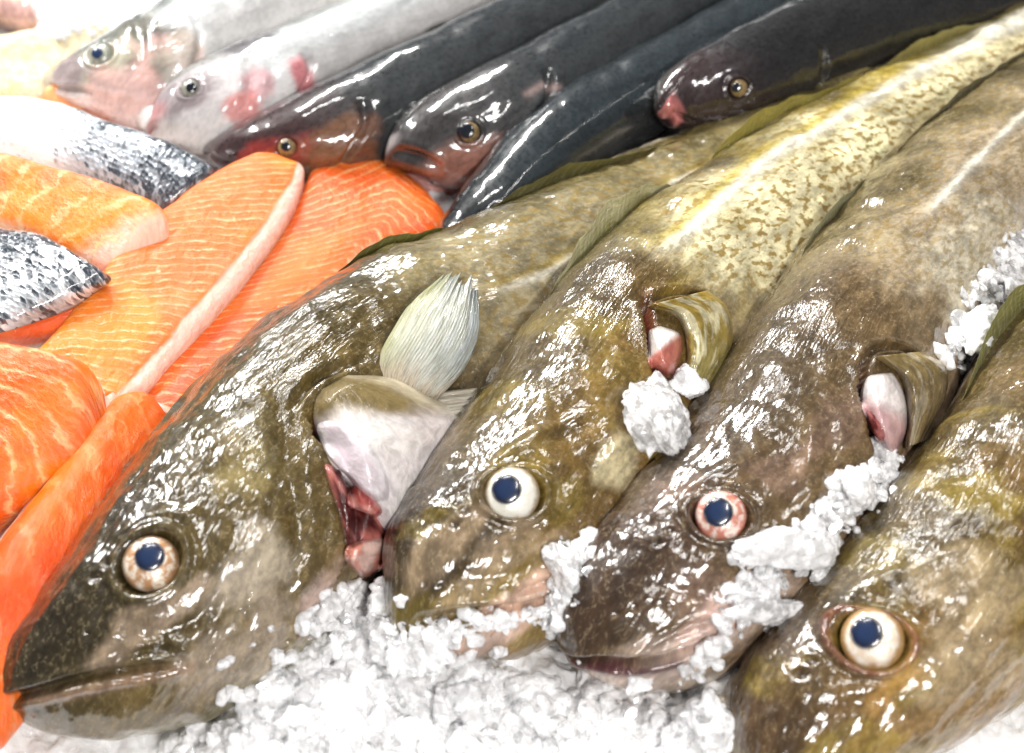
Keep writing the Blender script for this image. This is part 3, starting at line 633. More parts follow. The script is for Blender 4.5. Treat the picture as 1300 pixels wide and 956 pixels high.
# ---- cod 4: the cropped one at the lower right
c4 = cod([(858,934,884,972),(948,836,1080,1005),(1068,690,1290,905),(1158,580,1420,800),(1232,470,1500,660),(1312,362,1560,540),(1400,262,1630,410),(1500,170,1700,290),(1610,80,1780,180)],
        [3.2,5.4,6.9,7.4,7.4,7.2,6.6,6.0,5.4], [2.0,1.6,1.4,1.4,1.4,1.4,1.4,1.2,1], [1.6,3.4,4.6,5.0,5.0,4.7,4.2,3.6,2.4], [1.5,2.6,3,3.4,3.6,3.4,3.2,3,2.2],
        (1150,780), 'golden brown cod with ochre rimmed eye, cropped by the lower right edge')
col4 = cod_color(c4, snx=7, spots=.0, seed=5, side=(.25,.165,.055), low=(.50,.37,.21), yellow=.5, snout=(.08,.05,.03), back=(.115,.09,.04))
E4 = c4.eyesocket((1110,814), 1.28, .8, .18)
c4.nostril([(1018,858),(1032,838)]); c4.groove([(1052,815),(1070,768),(1120,735),(1190,710),(1240,690)], .28, -.22); c4.groove([(1190,830),(1240,770),(1280,700)], .3, .14)
c4.groove([(1180,560),(1230,640),(1290,700)], .5, .08)
c4.groove([(1020,885),(1070,895),(1120,885),(1180,850)], .3, .14)
for k_, p in enumerate([(1240,790),(1290,760),(1200,860),(1270,850),(1220,730)]): col4 = blotch(c4, col4, p, 1.2, (.44,.34,.20), .55, 1.4, 60+k_)
col4 = blotch(c4, col4, (1150,865), .9, (.55,.30,.08), .6, 1.8, 67)
col4 = lerp_c(col4, (.24,.06,.04), np.exp(-((E4-1.32)/.12)**2)*c4.up*.5)
c4.finish('body', col4, M['cod'], c4.root, folds(c4, (1230,640), 4.0, .03))
make_eye(c4, c4.root, (1108,812), 1.20, (1100,803), .63, M['ball4'], M['pupil'], out=.10, look=.55)
ridgefin(c4, near_i(c4,(1205,520)), near_i(c4,(1330,340)), 1.5, lean=.5, seed=8, cc=((.18,.16,.04),(.34,.32,.10),(.36,.34,.14)), peak=.6)
#SECTION_DARK
# ------------------------------------------------------------------ dark fish behind
def small_eye(b, p, r, pup, pr, ball, pm=None, out=.1): return make_eye(b, b.root, p, r, pup, pr, ball, pm or M['pupil_dark'], out=out, look=.35, hgt=.6)
M['ball_gold'] = ball_mat('eyeball_gold', (.26,.19,.08), (.12,.06,.02), (.02,.012,.01), .6)
M['ball_grey'] = ball_mat('eyeball_grey', (.34,.35,.28), (.16,.18,.16), (.04,.04,.03), .6)
def fish(name, st, zD, zV, bu, bd, loc, label, cat, group, nu=300, nv=140, cap=1.0, n=2.1, dense=1.25):
    b = Body(st, zD, zV, bu, bd, nu=nu, nv=nv, dense=dense, cap=cap, n=n)
    b.root = empty(name, at(np.array(loc, float), np.array(0.0))); tag(b.root, label, cat, group)
    b.disp += .12*fbm(np.stack([b.X*.5, b.Hh*.6, np.where(b.up, 0, 9.)], -1), 41, 3)*ss(b.X, .4, 3); return b
def dark_color(b, seed, head=(.022,.016,.015), back=(.017,.021,.024), side=(.034,.038,.040), belly=(.34,.32,.30), hl=7):
    nn = fbm(np.stack([b.X*.4, b.Hh*.6, 0*b.X+seed], -1), seed); hh = b.h+nn*.3
    c = lerp(belly, side, ss(hh, -1.15, -.75)); c = lerp_c(c, back, ss(hh, .0, .7)); c = lerp_c(c, head, (1-ss(b.X+nn*2, hl*.6, hl*1.3))*.9)
    return lerp_c(c, belly, ss(-np.repeat(b.sx[None], b.nu, 0), .3, .7))*(1+.3*nn)[..., None]
DG = 'dark glossy round fish lying behind the cods'
dA = fish('dark_fish', [(264,180,270,198),(298,158,326,218),(370,122,425,228),(450,85,520,195),(560,35,635,125),(660,-12,735,55),(770,-65,830,-12),(900,-120,930,-85)],
          [2.6,4.4,5.2,5.2,5,4.6,4,3.4],[2.0,2.2,2.4,2.4,2.4,2.2,2,2],[.9,2.0,2.6,2.8,2.7,2.4,2,1.2],[.9,1.6,2,2,2,2,1.6,1],(400,160),
          'dark fish with a reddish pointed snout, amber eye and orange brown cheek above the salmon', 'fish', DG)
cA = dark_color(dA, 51, head=(.045,.022,.022), hl=8)
cA = blotch(dA, cA, (405,200), 1.7, (.20,.09,.04), .85, 1.6, 1); cA = blotch(dA, cA, (460,165), .8, (.16,.08,.05), .7, 1.6, 1)
cA = blotch(dA, cA, (330,212), 1.2, (.30,.045,.04), .8, 2, 2)
dA.eyesocket((364,188), .54, .3, .1); dA.groove([(268,195),(300,208),(340,216)], .12, .25, lip=.08); dA.flap([(455,135),(458,160),(440,190),(425,212)], .25, 1.6, .5, .7)
dA.finish('body', cA, M['dark'], dA.root); small_eye(dA, (364,188), .50, (363,186), .27, M['ball_gold'])
dB = fish('dark_fish', [(487,172,494,196),(520,138,556,236),(582,98,640,222),(662,58,722,165),(760,8,822,90),(860,-42,912,18),(980,-95,1010,-60)],
          [4.0,5.0,5.6,5.6,5.2,4.6,4],[2.8,2.8,2.8,2.8,2.6,2.4,2],[1.0,2.2,2.8,2.9,2.7,2.3,1.4],[.9,1.6,2,2,2,2,1],(600,150),
          'dark fish with its pink mouth gaping over the end of the salmon', 'fish', DG)
cB = dark_color(dB, 52, head=(.040,.036,.036), hl=7)
cB = blotch(dB, cB, (590,222), 1.4, (.34,.16,.12), .85, 2, 3); cB = blotch(dB, cB, (492,184), .6, (.42,.40,.40), .7, 1, 4)
dB.eyesocket((596,168), .60, .3, .1); dB.flap([(690,95),(690,120),(672,150),(650,185)], .25, 1.6, .7, .8)
dB.groove([(500,190),(530,200),(560,215)], .16, .35, lip=.1)
cB = lerp_c(cB, (.34,.24,.22), (np.exp(-(polydist(dB.XH, dB.xh([(668,118),(690,108),(712,112)]))[0]/.22)**2))*dB.up*.6)
dB.finish('body', cB, M['dark'], dB.root); small_eye(dB, (596,168), .54, (592,166), .42, M['ball_gold'])
def jaw(b, st, zs, bu, c, name='jaw'):
    k = Body(st, zs[0], zs[1], bu, bu, nu=60, nv=60, cap=.5, capend=.5, dense=1.0)
    cc = np.broadcast_to(np.array(c), k.P.shape).copy()*(1+.2*fbm(k.P*2, 3))[..., None]; k.disp += .08*fbm(k.P*2, 9)
    return k, k.finish(name, cc, M['mouth'], b.root, solid=False)
jaw(dB, [(483,196,486,222),(500,204,520,240),(535,212,560,250),(585,215,600,246)], ([2.8,2.6,2.4,2.2],[1.6,1.0,.8,.8]), [.5,.7,.9,.8], (.55,.25,.22))
jaw(dB, [(490,190,494,200),(512,192,520,206),(545,204,552,218)], ([3.6,3.4,3.2],[2.8,2.6,2.4]), [.35,.4,.35], (.60,.44,.42), 'upper_lip')
jaw(dB, [(500,205,504,216),(520,206,530,224),(548,214,552,228)], ([3.1,3.0,2.8],[2.2,2.0,2.0]), [.3,.35,.3], (.22,.04,.035), 'tongue')
dC = fish('dark_fish', [(548,300,575,335),(592,238,668,290),(655,165,745,225),(742,105,832,168),(842,50,930,105),(960,-10,1035,32),(1070,-65,1120,-35)],
          [4.5,5.8,6.2,6.2,5.8,5,4],[2,1.2,1,1,1,.8,.8],[1.2,2.4,2.9,3.0,2.8,2.4,1.5],[.9,1.6,2,2,2,2,1],(700,200),
          'slate dark fish whose head is hidden behind the largest cod', 'fish', DG)
dC.finish('body', dark_color(dC, 53, head=(.012,.015,.017), back=(.016,.022,.026), side=(.024,.032,.036), belly=(.03,.032,.034)), M['dark'], dC.root)
dD = fish('dark_fish', [(825,126,836,156),(850,92,885,166),(905,54,965,158),(990,8,1060,118),(1100,-32,1160,84),(1220,-66,1285,45),(1345,-110,1390,-20)],
          [6.2,7.2,7.6,7.4,7,6.4,5.6],[4.4,3.2,2.6,2.4,2.2,2,2],[1.0,2.1,2.7,3.0,3.0,2.6,2.0],[.9,1.6,2,2,2,2,1],(950,110),
          'dark fish with closed pink lips resting on the back of the yellow spotted cod', 'fish', DG)
cD = dark_color(dD, 54, head=(.030,.016,.017), back=(.011,.011,.012), side=(.018,.017,.017), belly=(.05,.045,.04), hl=6)
cD = blotch(dD, cD, (848,142), 1.1, (.50,.16,.15), .95, 1.0, 5)
dD.eyesocket((937,112), .54, .3, .1); dD.groove([(832,140),(855,146),(885,156)], .13, .3, lip=.12); dD.flap([(1035,60),(1042,85),(1035,110),(1010,130)], .2, 1.6, .3, .9, .3)
dD.finish('body', cD, M['dark'], dD.root); small_eye(dD, (937,112), .48, (935,111), .27, M['ball_gold'])
#ridgefin(dC, near_i(dC,(760,95)), near_i(dC,(900,20)), .8, seed=9, cc=((.03,.03,.03),(.06,.06,.06),(.08,.08,.08)), peak=.4)
ridgefin(dA, near_i(dA,(480,70)), near_i(dA,(620,5)), .5, seed=9, cc=((.03,.03,.03),(.06,.06,.06),(.08,.08,.08)), peak=.4, lean=.9)

# ------------------------------------------------------------------ silver bass at the upper left
BG = 'silver bass lying at the back beside the dark fish'
def bass_color(b, seed, head=(.60,.55,.48), back=(.11,.12,.11), side=(.58,.60,.60), belly=(.68,.66,.65), hl=9, edge=.5):
    nn = fbm(np.stack([b.X*.5, b.Hh*.7, 0*b.X+seed], -1), seed); hh = b.h+nn*.25
    c = lerp(belly, side, ss(hh, -.6, .1)); c = lerp_c(c, head, (1-ss(b.X, hl*.7, hl))*.8*ss(hh, -.6, 0)); c = lerp_c(c, back, ss(hh, edge-.12, edge+.35))
    return lerp_c(c, belly, ss(-np.repeat(b.sx[None], b.nu, 0), .3, .7))*(1+.2*nn)[..., None]
eA = fish('silver_bass', [(60,92,66,114),(106,62,138,156),(160,26,232,166),(215,-8,305,96),(300,-60,420,40),(430,-125,545,-15),(600,-190,650,-120)],
          [2.6,4.2,4.8,4.8,4.6,4.4,4],[1.8,2.0,2.2,2.2,2.2,2,2],[.9,2.2,2.9,3.0,2.8,2.6,1.6],[.9,1.6,2,2,2,2,1],(160,110),
          'silver bass with a dull clouded eye and dark banded gill cover, far upper left', 'fish', BG)
cE = bass_color(eA, 61, head=(.34,.31,.20), edge=.45)
cE = blotch(eA, cE, (178,30), 1.5, (.10,.09,.07), .8, .5, 1); cE = blotch(eA, cE, (215,45), .9, (.07,.06,.05), .85, 1.4, 2); cE = blotch(eA, cE, (190,85), 1.2, (.12,.10,.07), .8, .8, 3)
cE = blotch(eA, cE, (150,130), 2.6, (.70,.42,.38), .75, 1.6, 4); cE = blotch(eA, cE, (85,98), 1.2, (.28,.22,.24), .8, 1.6, 5); cE = blotch(eA, cE, (235,70), 1.2, (.40,.34,.28), .7, 1, 6)
eA.eyesocket((126,68), .74, .25, .12); eA.groove([(64,108),(90,115),(118,118)], .15, .3, lip=.1); eA.groove([(172,20),(178,60),(176,100)], .25, .25, lip=.1); eA.flap([(238,20),(250,50),(240,85),(215,125)], .22, 2, .2, .8, .3)
eA.finish('body', cE, M['bass'], eA.root); small_eye(eA, (126,68), .66, (123,67), .34, M['ball_grey'], M['pupil'])
eB = fish('silver_bass', [(168,148,176,164),(216,106,246,194),(282,62,338,176),(350,38,424,112),(470,-12,548,52),(600,-72,665,-8),(740,-130,770,-90)],
          [3.2,4.6,5.2,5.2,5,4.6,4],[2.2,2.4,2.6,2.6,2.6,2.4,2.4],[.9,2.2,2.8,2.9,2.7,2.4,1.6],[.9,1.6,2,2,2,2,1],(280,120),
          'silver bass with dark eye and bloody gill edge, beside the dark fish', 'fish', BG)
cF = bass_color(eB, 62, head=(.52,.48,.48), hl=8, edge=.55)
cF = blotch(eB, cF, (318,52), .8, (.09,.08,.09), .85, 2.6, 1); cF = blotch(eB, cF, (215,130), 1.0, (.22,.17,.18), .8, 2.2, 2); cF = blotch(eB, cF, (325,100), 1.1, (.62,.34,.36), .8, .7, 3)
cF = blotch(eB, cF, (385,95), 1.1, (.55,.10,.12), .8, .8, 4); cF = blotch(eB, cF, (315,138), 1.0, (.70,.22,.20), .8, 1, 5); cF = blotch(eB, cF, (185,158), .8, (.42,.20,.20), .8, 1.6, 6)
eB.eyesocket((240,112), .54, .25, .1); eB.groove([(170,158),(190,166),(206,170)], .13, .3, lip=.1); eB.groove([(312,72),(320,100),(312,140)], .25, .25, lip=.1); eB.flap([(380,70),(392,88),(380,112),(350,140)], .25, 2, .35, .8, .3)
eB.finish('body', cF, M['bass'], eB.root); small_eye(eB, (240,112), .48, (243,111), .30, M['ball_grey'])
# ------------------------------------------------------------------ the brown snout cut by the upper left corner, and the pale fillet under it
eC = fish('brown_fish', [(52,8,50,28),(30,-12,20,40),(-10,-40,-40,42),(-70,-70,-100,30),(-150,-90,-170,10)], [4.2,4.6,4.6,4.4,4],[2.8,2.0,1.6,1.4,1.4],[.8,1.6,2,2,1],[.8,1.2,1.4,1.4,1],(-20,20),
          'brown fish snout with pinkish top poking in at the upper left corner', 'fish', None, nu=120, nv=80)
cc = lerp((.20,.10,.08),(.66,.40,.36), ss(eC.h+.2*fbm(eC.P, 2), -.1, .6)); eC.finish('body', cc, M['dark'], eC.root)
def slab(name, st, zD, zV, bu, bd, mat, label, cat, group, colf, phasef=None, fatf=None, darkf=None, nu=170, nv=140, cap=1.0, capend=1.0, n=4.2, lump=.12, seed=0, under=(.80,.62,.50), at_=None):
    b = Body(st, zD, zV, bu, bd, nu=nu, nv=nv, cap=cap, capend=capend, n=n, dense=1.0)
    b.disp += lump*fbm(np.stack([b.X*.6, b.Hh*.6, np.where(b.up, 0, 9.)], -1), seed+70, 3)
    c = colf(b); z = np.zeros_like(b.X); b.extra = {'phase': phasef(b) if phasef else z, 'fat': fatf(b) if fatf else z+1, 'dark': darkf(b) if darkf else z}
    if under is not None: c = lerp_c(c, under, ss(-np.repeat(b.sx[None], b.nu, 0), -.05, .25))
    b.extra['fat'] = b.extra['fat']*(b.sx[None] > .05)
    o = b.finish(name, c, mat, None); tag(o, label, cat, group); return b
def orange(b, seed=0, a=(.95,.24,.010), d=(.86,.12,.003)):
    return lerp(d, a, ss(fbm(np.stack([b.X*.35, b.Hh*.4, 0*b.X+seed], -1), seed), -.35, .35))
FG = 'raw salmon pieces heaped at the left of the display'
slab('pale_fillet', [(140,30,150,60),(95,32,110,100),(30,40,60,140),(-60,50,-40,160)], [2.6,2.8,3,3],[1.6,1.2,1,1],[1,1.3,1.3,1],[.8,1,1,1], M['meat'],
     'smooth pale yellow fish fillet at the left edge below the brown snout', 'fish fillet', None, lambda b: lerp((.80,.66,.36),(.86,.76,.52), ss(fbm(b.P*.5, 3), -.3, .3)), under=None)
slab('salmon_chunk', [(62,118,70,130),(72,104,98,160),(105,104,136,178),(132,140,140,166)], [2.6,3,3,2.6],[1.4,1.2,1.2,1.4],[.9,1.3,1.3,.8],[.8,1,1,.8], M['flesh'],
     'small blurred orange salmon chunk tucked under the chin of the dull eyed bass', 'salmon', FG, lambda b: orange(b, 3, (.95,.42,.18),(.90,.28,.10)), lambda b: b.X*.7)
# right hand fillet, then the middle one with its pale belly edge
slab('salmon_fillet', [(150,545,205,600),(205,470,285,545),(262,405,372,440),(322,345,470,365),(372,272,562,300),(398,218,545,258),(424,190,482,212)],
     [3.2,3.2,3.2,3.2,3.2,3.2,3.0],[2.2,2.2,2.2,2,2,2,2],[1.0,1.1,1.1,1.1,1.1,1.0,.8],[1,1,1,1,1,1,1], M['flesh'],
     'reddish salmon fillet running under the largest cod, furthest right of the salmon', 'salmon fillet', FG, lambda b: orange(b, 1, (.93,.18,.014),(.85,.10,.005)),
     lambda b: b.X*1.5+np.abs(b.Hh+1.0)*1.3, nu=220)
def edgec(b):
    c = orange(b, 2, (.94,.25,.012),(.88,.14,.004)); nn = fbm(np.stack([b.X*.7, b.Hh*.7, 0*b.X], -1), 6)
    return lerp_c(c, (.88,.62,.52), ss(-b.h+nn*.06+.10*ss(b.X, b.L*.72, b.L), .70, .80))
slab('salmon_fillet', [(20,470,120,570),(75,415,188,508),(128,350,262,425),(196,282,326,348),(262,232,375,272),(318,206,388,228),(352,200,384,212)],
     [5.0,5.0,5.0,5.0,4.8,4.6,4.4],[3.8,3.8,3.9,4,4,4,4],[.9,1.0,1.1,1.1,1.0,.9,.7],[1.2,1.3,1.3,1.2,1,.8,.7], M['flesh'],
     'long salmon fillet with combed fat lines and a pale pink belly edge, mid heap', 'salmon fillet', FG, edgec,
     lambda b: b.X*1.7+b.Hh*1.5+.12*(b.Hh-1)**2, lambda b: 1-ss(-b.h, .60, .72), nu=220, under=(.50,.44,.42))
def sdark(k0, k1): return lambda b: ss(b.X+1.6*fbm(np.stack([b.X*.4, b.Hh*.4, 0*b.X], -1), 8), b.L*k0, b.L*k1)*(.75+.25*ss(np.abs(b.h), .4, .9))
slab('salmon_fillet', [(-70,118,-70,200),(2,122,0,206),(80,130,68,228),(160,160,142,250),(232,188,192,270),(286,222,214,282)],
     [4.6,4.8,5.2,5.4,5.4,5.2],[3.4,3.6,3.8,4.0,4.0,4.0],[1.3,1.6,1.6,1.5,1.3,.9],[1,1,1,1,.9,.7], M['sskin'],
     'salmon piece lying skin side up, white at the left, speckled grey at its tip', 'salmon fillet', FG,
     lambda b: lerp((.86,.87,.88),(.42,.47,.52), ss(b.X+1.2*fbm(b.P*.3, 4), b.L*.42, b.L*.62)), darkf=sdark(.38, 1.0), n=3.2, capend=.5, under=(.80,.35,.12))
slab('salmon_fillet', [(-70,180,-70,290),(0,192,0,300),(72,212,52,316),(145,236,98,340),(205,264,150,352),(232,298,196,338)],
     [5.6,6.0,6.2,6.2,6.0,5.6],[4.6,4.8,4.8,4.6,4.4,4.4],[1.3,1.5,1.6,1.5,1.3,.9],[1.2,1.3,1.3,1.3,1.1,.8], M['flesh'],
     'thick salmon piece with a whitish blunt end, above the small speckled skin', 'salmon fillet', FG,
     lambda b: lerp_c(orange(b, 5, (.94,.27,.014),(.87,.14,.004)), (.90,.70,.58), ss(b.X-.9*b.Hh+1.5*fbm(b.P*.5, 2), b.L*.76, b.L*.90)*.85),
     lambda b: b.X*.62-b.Hh*.35, lambda b: 1-.7*ss(b.X, b.L*.8, b.L), capend=1.6, under=(.90,.55,.36))
slab('salmon_fillet', [(-60,330,-60,470),(0,372,0,445),(60,360,52,438),(110,350,108,418),(158,352,146,392)],
     [5.2,5.3,5.3,5.3,5.1],[4.2,4.2,4.2,4.2,4.2],[1.1,1.2,1.2,1.2,.8],[1,1,1,1,.7], M['flesh'],
     'salmon piece showing only a smooth orange cut side below the small speckled skin', 'salmon fillet', FG, lambda b: orange(b, 7, (.92,.22,.04),(.85,.12,.02)), lambda b: b.Hh*.4, lambda b: 0*b.X+.3)
slab('salmon_skin', [(-70,270,-70,430),(0,286,0,424),(58,300,56,404),(108,326,102,384),(146,350,136,364)],
     [6.0,6.4,6.6,6.6,6.4],[5.6,5.8,6.0,6.0,6.0],[.9,1.0,1.0,.9,.5],[.5,.5,.5,.5,.4], M['sskin'],
     'small speckled black and silver salmon skin at the left edge over an orange cut side', 'salmon', FG,
     lambda b: lerp((.50,.55,.58),(.86,.88,.90), ss(fbm(np.stack([b.X*.4, b.Hh*.5, 0*b.X], -1), 14), -.1, .2)), darkf=lambda b: .55+.5*fbm(np.stack([b.X*.5, b.Hh*.6, 0*b.X], -1), 15), n=3, capend=.4, under=(.3,.3,.3))
slab('salmon_fillet', [(215,505,230,545),(172,498,214,590),(122,522,176,660),(62,604,112,770),(-10,700,50,880),(-80,800,-20,980)],
     [5.0,5.2,5.4,5.6,5.6,5.4],[2.8,2.6,2.6,2.6,2.6,2.6],[1.0,1.7,2.0,2.2,2.2,2.0],[1,1.2,1.4,1.4,1.4,1.2], M['flesh'],
     'smooth deep orange salmon fillet squeezed against the head of the largest cod', 'salmon fillet', FG, lambda b: orange(b, 8, (.92,.15,.002),(.82,.08,.0)),
     lambda b: b.X*.42+.1*b.Hh, lambda b: 0*b.X+.38, cap=1.6, nu=200)
slab('salmon_fillet', [(150,512,148,540),(128,482,128,572),(78,448,92,612),(0,432,22,668),(-90,430,-70,720),(-180,440,-160,760)],
     [6.0,6.4,6.8,6.8,6.6,6.6],[4.8,4.4,4.2,4.0,4,4],[1.1,1.8,2.1,2.2,2,1.8],[1,1.4,1.6,1.6,1.6,1.4], M['flesh'],
     'salmon fillet with nested arched fat lines, in front of the small speckled skin', 'salmon fillet', FG, lambda b: orange(b, 9, (.93,.22,.006),(.86,.12,.002)),
     lambda b: np.hypot((b.X-8.2)*.75, b.Hh+2.6)*1.05, lambda b: 0*b.X+1, cap=1.6, nu=220, nv=180)

# ------------------------------------------------------------------ ice
def zice(x, y):
    P = np.stack([x, y, 0*x], -1)
    base = .9+1.0*fbm(P*.22, 80, 2)+.45*(1-2*np.abs(fbm(P*.8, 81, 3)))+.16*(1-2*np.abs(fbm(P*2.6, 82, 3)))
    q = proj(np.stack([x, y, 0*x+1.5], -1))
    y0 = 700+75*ss(q[..., 0], 600, 740)
    front = ss(q[..., 1], y0, y0+120)*(1-ss(q[..., 0], 1150, 1260))*ss(q[..., 0], 200, 330)
    return base+2.2*front
nx, ny = 900, 760
xs, ys = np.linspace(-52, 60, nx), np.linspace(-30, 66, ny); XX, YY = np.meshgrid(xs, ys, indexing='ij')
ZZ = zice(XX, YY); Vi = np.stack([XX, YY, ZZ], -1).reshape(-1, 3)
Fi = grid_faces(nx, ny); ice = mesh_obj('crushed_ice', Vi, Fi[:, ::-1] if False else Fi.tolist(), M['ice'], smooth=True)
tag(ice, 'bed of white crushed ice under all the fish', 'ice', kind='stuff')
ibvh = BVHTree.FromPolygons(Vi.tolist(), [tuple(f) for f in Fi.tolist()])
tb = mesh_obj('counter', [(x, y, z) for z in (-3, -1.2) for x, y in ((-56, -34), (64, -34), (64, 70), (-56, 70))],
              [(0,3,2,1),(4,5,6,7),(0,1,5,4),(1,2,6,5),(2,3,7,6),(3,0,4,7)], plain('steel', (.5,.5,.5), .35, 0.0), smooth=False); tag(tb, kind='structure')

def chip_geo(r, flat, seed, noise=.06, cuts=9):
    g = np.random.default_rng(seed); import bmesh
    bm = bmesh.new(); bmesh.ops.create_icosphere(bm, subdivisions=3, radius=1)
    v = np.array([q.co[:] for q in bm.verts]); f = [[q.index for q in p.verts] for p in bm.faces]; bm.free()
    pl = g.normal(size=(cuts, 3)); pl /= np.linalg.norm(pl, axis=1, keepdims=True); off = g.uniform(.3, .75, cuts)
    for n_, o in zip(pl, off):
        d = v@n_; v = v-np.maximum(d-o, 0)[:, None]*n_
    v = v*(1+noise*vnoise(v*3+seed, seed)[:, None])
    v = v*np.array([r, r*g.uniform(.4, 1), r*flat]); a = g.uniform(-.9, .9); b_ = g.uniform(0, 6.28)
    R = np.array(Matrix.Rotation(b_, 3, 'Z') @ Matrix.Rotation(a, 3, 'X')); return v@R.T, f
SHARD = [chip_geo(1, random.uniform(.25, .6), 100+k, .0, 8) for k in range(24)]
LIB = [chip_geo(1, random.uniform(.4, .85), k) for k in range(24)]
def scatter(path, width, count, rmin, rmax, solids, sink=.3, seed=0, lib=None):
    lib = lib or LIB
    g = np.random.default_rng(seed); path = np.asarray(path, float); V = []; F = []; n0 = 0
    seg = np.linalg.norm(np.diff(path, axis=0), axis=1); cum = np.concatenate([[0], np.cumsum(seg)])
    for k in range(count):
        t = g.uniform(0, cum[-1]); i = min(np.searchsorted(cum, t)-1, len(seg)-1); i = max(i, 0); p = path[i]+(path[i+1]-path[i])*(t-cum[i])/seg[i]
        p = p+g.normal(size=2)*width*.5; h = hit(p, solids)
        if h is None: continue
        r = rmin+(rmax-rmin)*g.random()**2.2; v, f = lib[g.integers(len(lib))]
        v = v*r+np.array(h[0])+np.array(h[1])*r*(.35-sink)*1.0; V.append(v); F += [[q+n0 for q in ff] for ff in f]; n0 += len(v)
    return V, F
SOL = ALL+[ibvh]
def fuse(V, F, vox):
    """freeze overlapping chips together into one jagged mass"""
    me = bpy.data.meshes.new('t'); me.from_pydata((V*SC).tolist(), [], F); o = bpy.data.objects.new('t', me); col.objects.link(o)
    m = o.modifiers.new('r', 'REMESH'); m.mode = 'VOXEL'; m.voxel_size = vox*SC; m.adaptivity = 0
    ev = o.evaluated_get(bpy.context.evaluated_depsgraph_get()); me2 = bpy.data.meshes.new_from_object(ev); n = len(me2.vertices)
    v = np.empty(n*3, np.float32); me2.vertices.foreach_get('co', v); v = v.reshape(-1, 3)/SC
    nr = np.empty(n*3, np.float32); me2.vertices.foreach_get('normal', nr); nr = nr.reshape(-1, 3)
    q = np.empty(len(me2.polygons)*4, np.int32); me2.polygons.foreach_get('vertices', q); q = q.reshape(-1, 4)
    bpy.data.objects.remove(o); bpy.data.meshes.remove(me); bpy.data.meshes.remove(me2)
    v = v+nr*(.12*fbm(v*1.3, 90, 2)+.09*(1-2*np.abs(vnoise(v*2.6, 91)))+.04*(1-2*np.abs(vnoise(v*6, 92))))[:, None]
    return v, q.tolist()
def pile(name, parts, mat, label, vox=.07, kind='stuff', cat='ice'):
    V = []; F = []; n = 0
    for a in parts:
        v, f = scatter(*a[:-1], SOL, seed=a[-1], lib=None if vox else SHARD); v = np.concatenate(v); V.append(v); F += [[q+n for q in ff] for ff in f]; n += len(v)
    V = np.concatenate(V)
    if vox: V, F = fuse(V, F, vox)
    o = mesh_obj(name, V, F, mat, smooth=bool(vox)); tag(o, label, cat, kind=kind); return o
PILE = pile('crushed_ice', [([(300,905),(420,850),(560,860),(640,890),(760,925),(900,940)], 60, 240, .5, 1.7, 1), ([(330,880),(400,835),(450,780)], 10, 70, .2, .6, 12),
      ([(400,790),(450,750),(475,790)], 18, 100, .2, .7, 2), ([(485,812),(560,805),(640,788),(700,775)], 8, 100, .15, .5, 3),
      ([(700,800),(722,720),(738,690)], 12, 100, .15, .7, 4), ([(730,895),(800,900),(880,880)], 8, 60, .15, .45, 5), ([(870,860),(915,810)], 12, 60, .15, .5, 15),
      ([(930,780),(960,735),(1020,695),(1070,640),(1130,590)], 22, 260, .15, .8, 6), ([(1215,450),(1250,390),(1300,300)], 22, 160, .2, .9, 7),
      ([(60,20),(150,8)], 20, 90, .3, .7, 8), ([(70,30),(130,20)], 20, 60, .3, .7, 10),
      ([(240,950),(500,935),(900,945)], 30, 220, .4, 1.4, 11)],
     M['chip'], 'crushed ice frozen in heaps in front of and between the cods')
SOL.append(BVHTree.FromPolygons([tuple(v.co/SC) for v in PILE.data.vertices], [tuple(p.vertices) for p in PILE.data.polygons]))
pile('crushed_ice', [([(330,880),(420,820),(560,860),(680,900),(880,920)], 60, 90, .12, .45, 21), ([(390,800),(480,800),(700,775)], 16, 60, .1, .35, 22),
      ([(700,790),(735,690)], 22, 70, .1, .4, 23), ([(925,790),(1020,690),(1130,590)], 30, 170, .1, .5, 24), ([(1215,450),(1300,300)], 26, 90, .15, .6, 25),
      ([(300,930),(900,930)], 40, 70, .15, .5, 26)],
     M['shard'], 'loose angular splinters of ice scattered over the heaps', vox=0)
def lump(name, pts, r, mat, label, seed, lift=.2, flat=.7, stretch=1.0):
    """one distinct lump of frozen-together ice"""
    import bmesh
    bm = bmesh.new(); bmesh.ops.create_icosphere(bm, subdivisions=5, radius=1); v = np.array([q.co[:] for q in bm.verts]); f = [[q.index for q in p.verts] for p in bm.faces]; bm.free()
    g = np.random.default_rng(seed); pl = g.normal(size=(12, 3)); pl /= np.linalg.norm(pl, axis=1, keepdims=True)
    for n_, o in zip(pl, g.uniform(.55, .9, 12)): v = v-np.maximum(v@n_-o, 0)[:, None]*n_*.9
    v = v*(1+.42*fbm(v*1.5+seed, seed, 4)+.08*(1-2*np.abs(vnoise(v*6, seed))))[:, None]
    a, b_ = [np.array(hit(p, SOL)[0]) for p in pts]; c = (a+b_)/2; d = b_-a; L = np.linalg.norm(d)/2; x = d/(2*L)
    z = np.array(hit((np.array(pts[0])+np.array(pts[1]))/2, SOL)[1]); z = z-x*(z@x); z /= np.linalg.norm(z); y = np.cross(z, x)
    V = c+v[:, :1]*x*L*1.08+v[:, 1:2]*y*r+(v[:, 2:]*r*flat+lift)*z
    o = mesh_obj(name, V, f, mat); tag(o, label, 'ice'); return o
lump('ice_chunk', [(806,474),(846,586)], 1.5, M['clear'], 'clear jagged ice chunk wedged between the yellow spotted cod and the plum brown cod', 3, .3)
lump('ice_chunk', [(845,485),(888,500)], .85, M['chip'], 'rounded white ice lump beside the gill of the yellow spotted cod', 4, .5)
lump('ice_chunk', [(925,705),(1045,690)], 1.0, M['chip'], 'broad white ice slab packed below the bloodshot eye', 5, .4, .5)
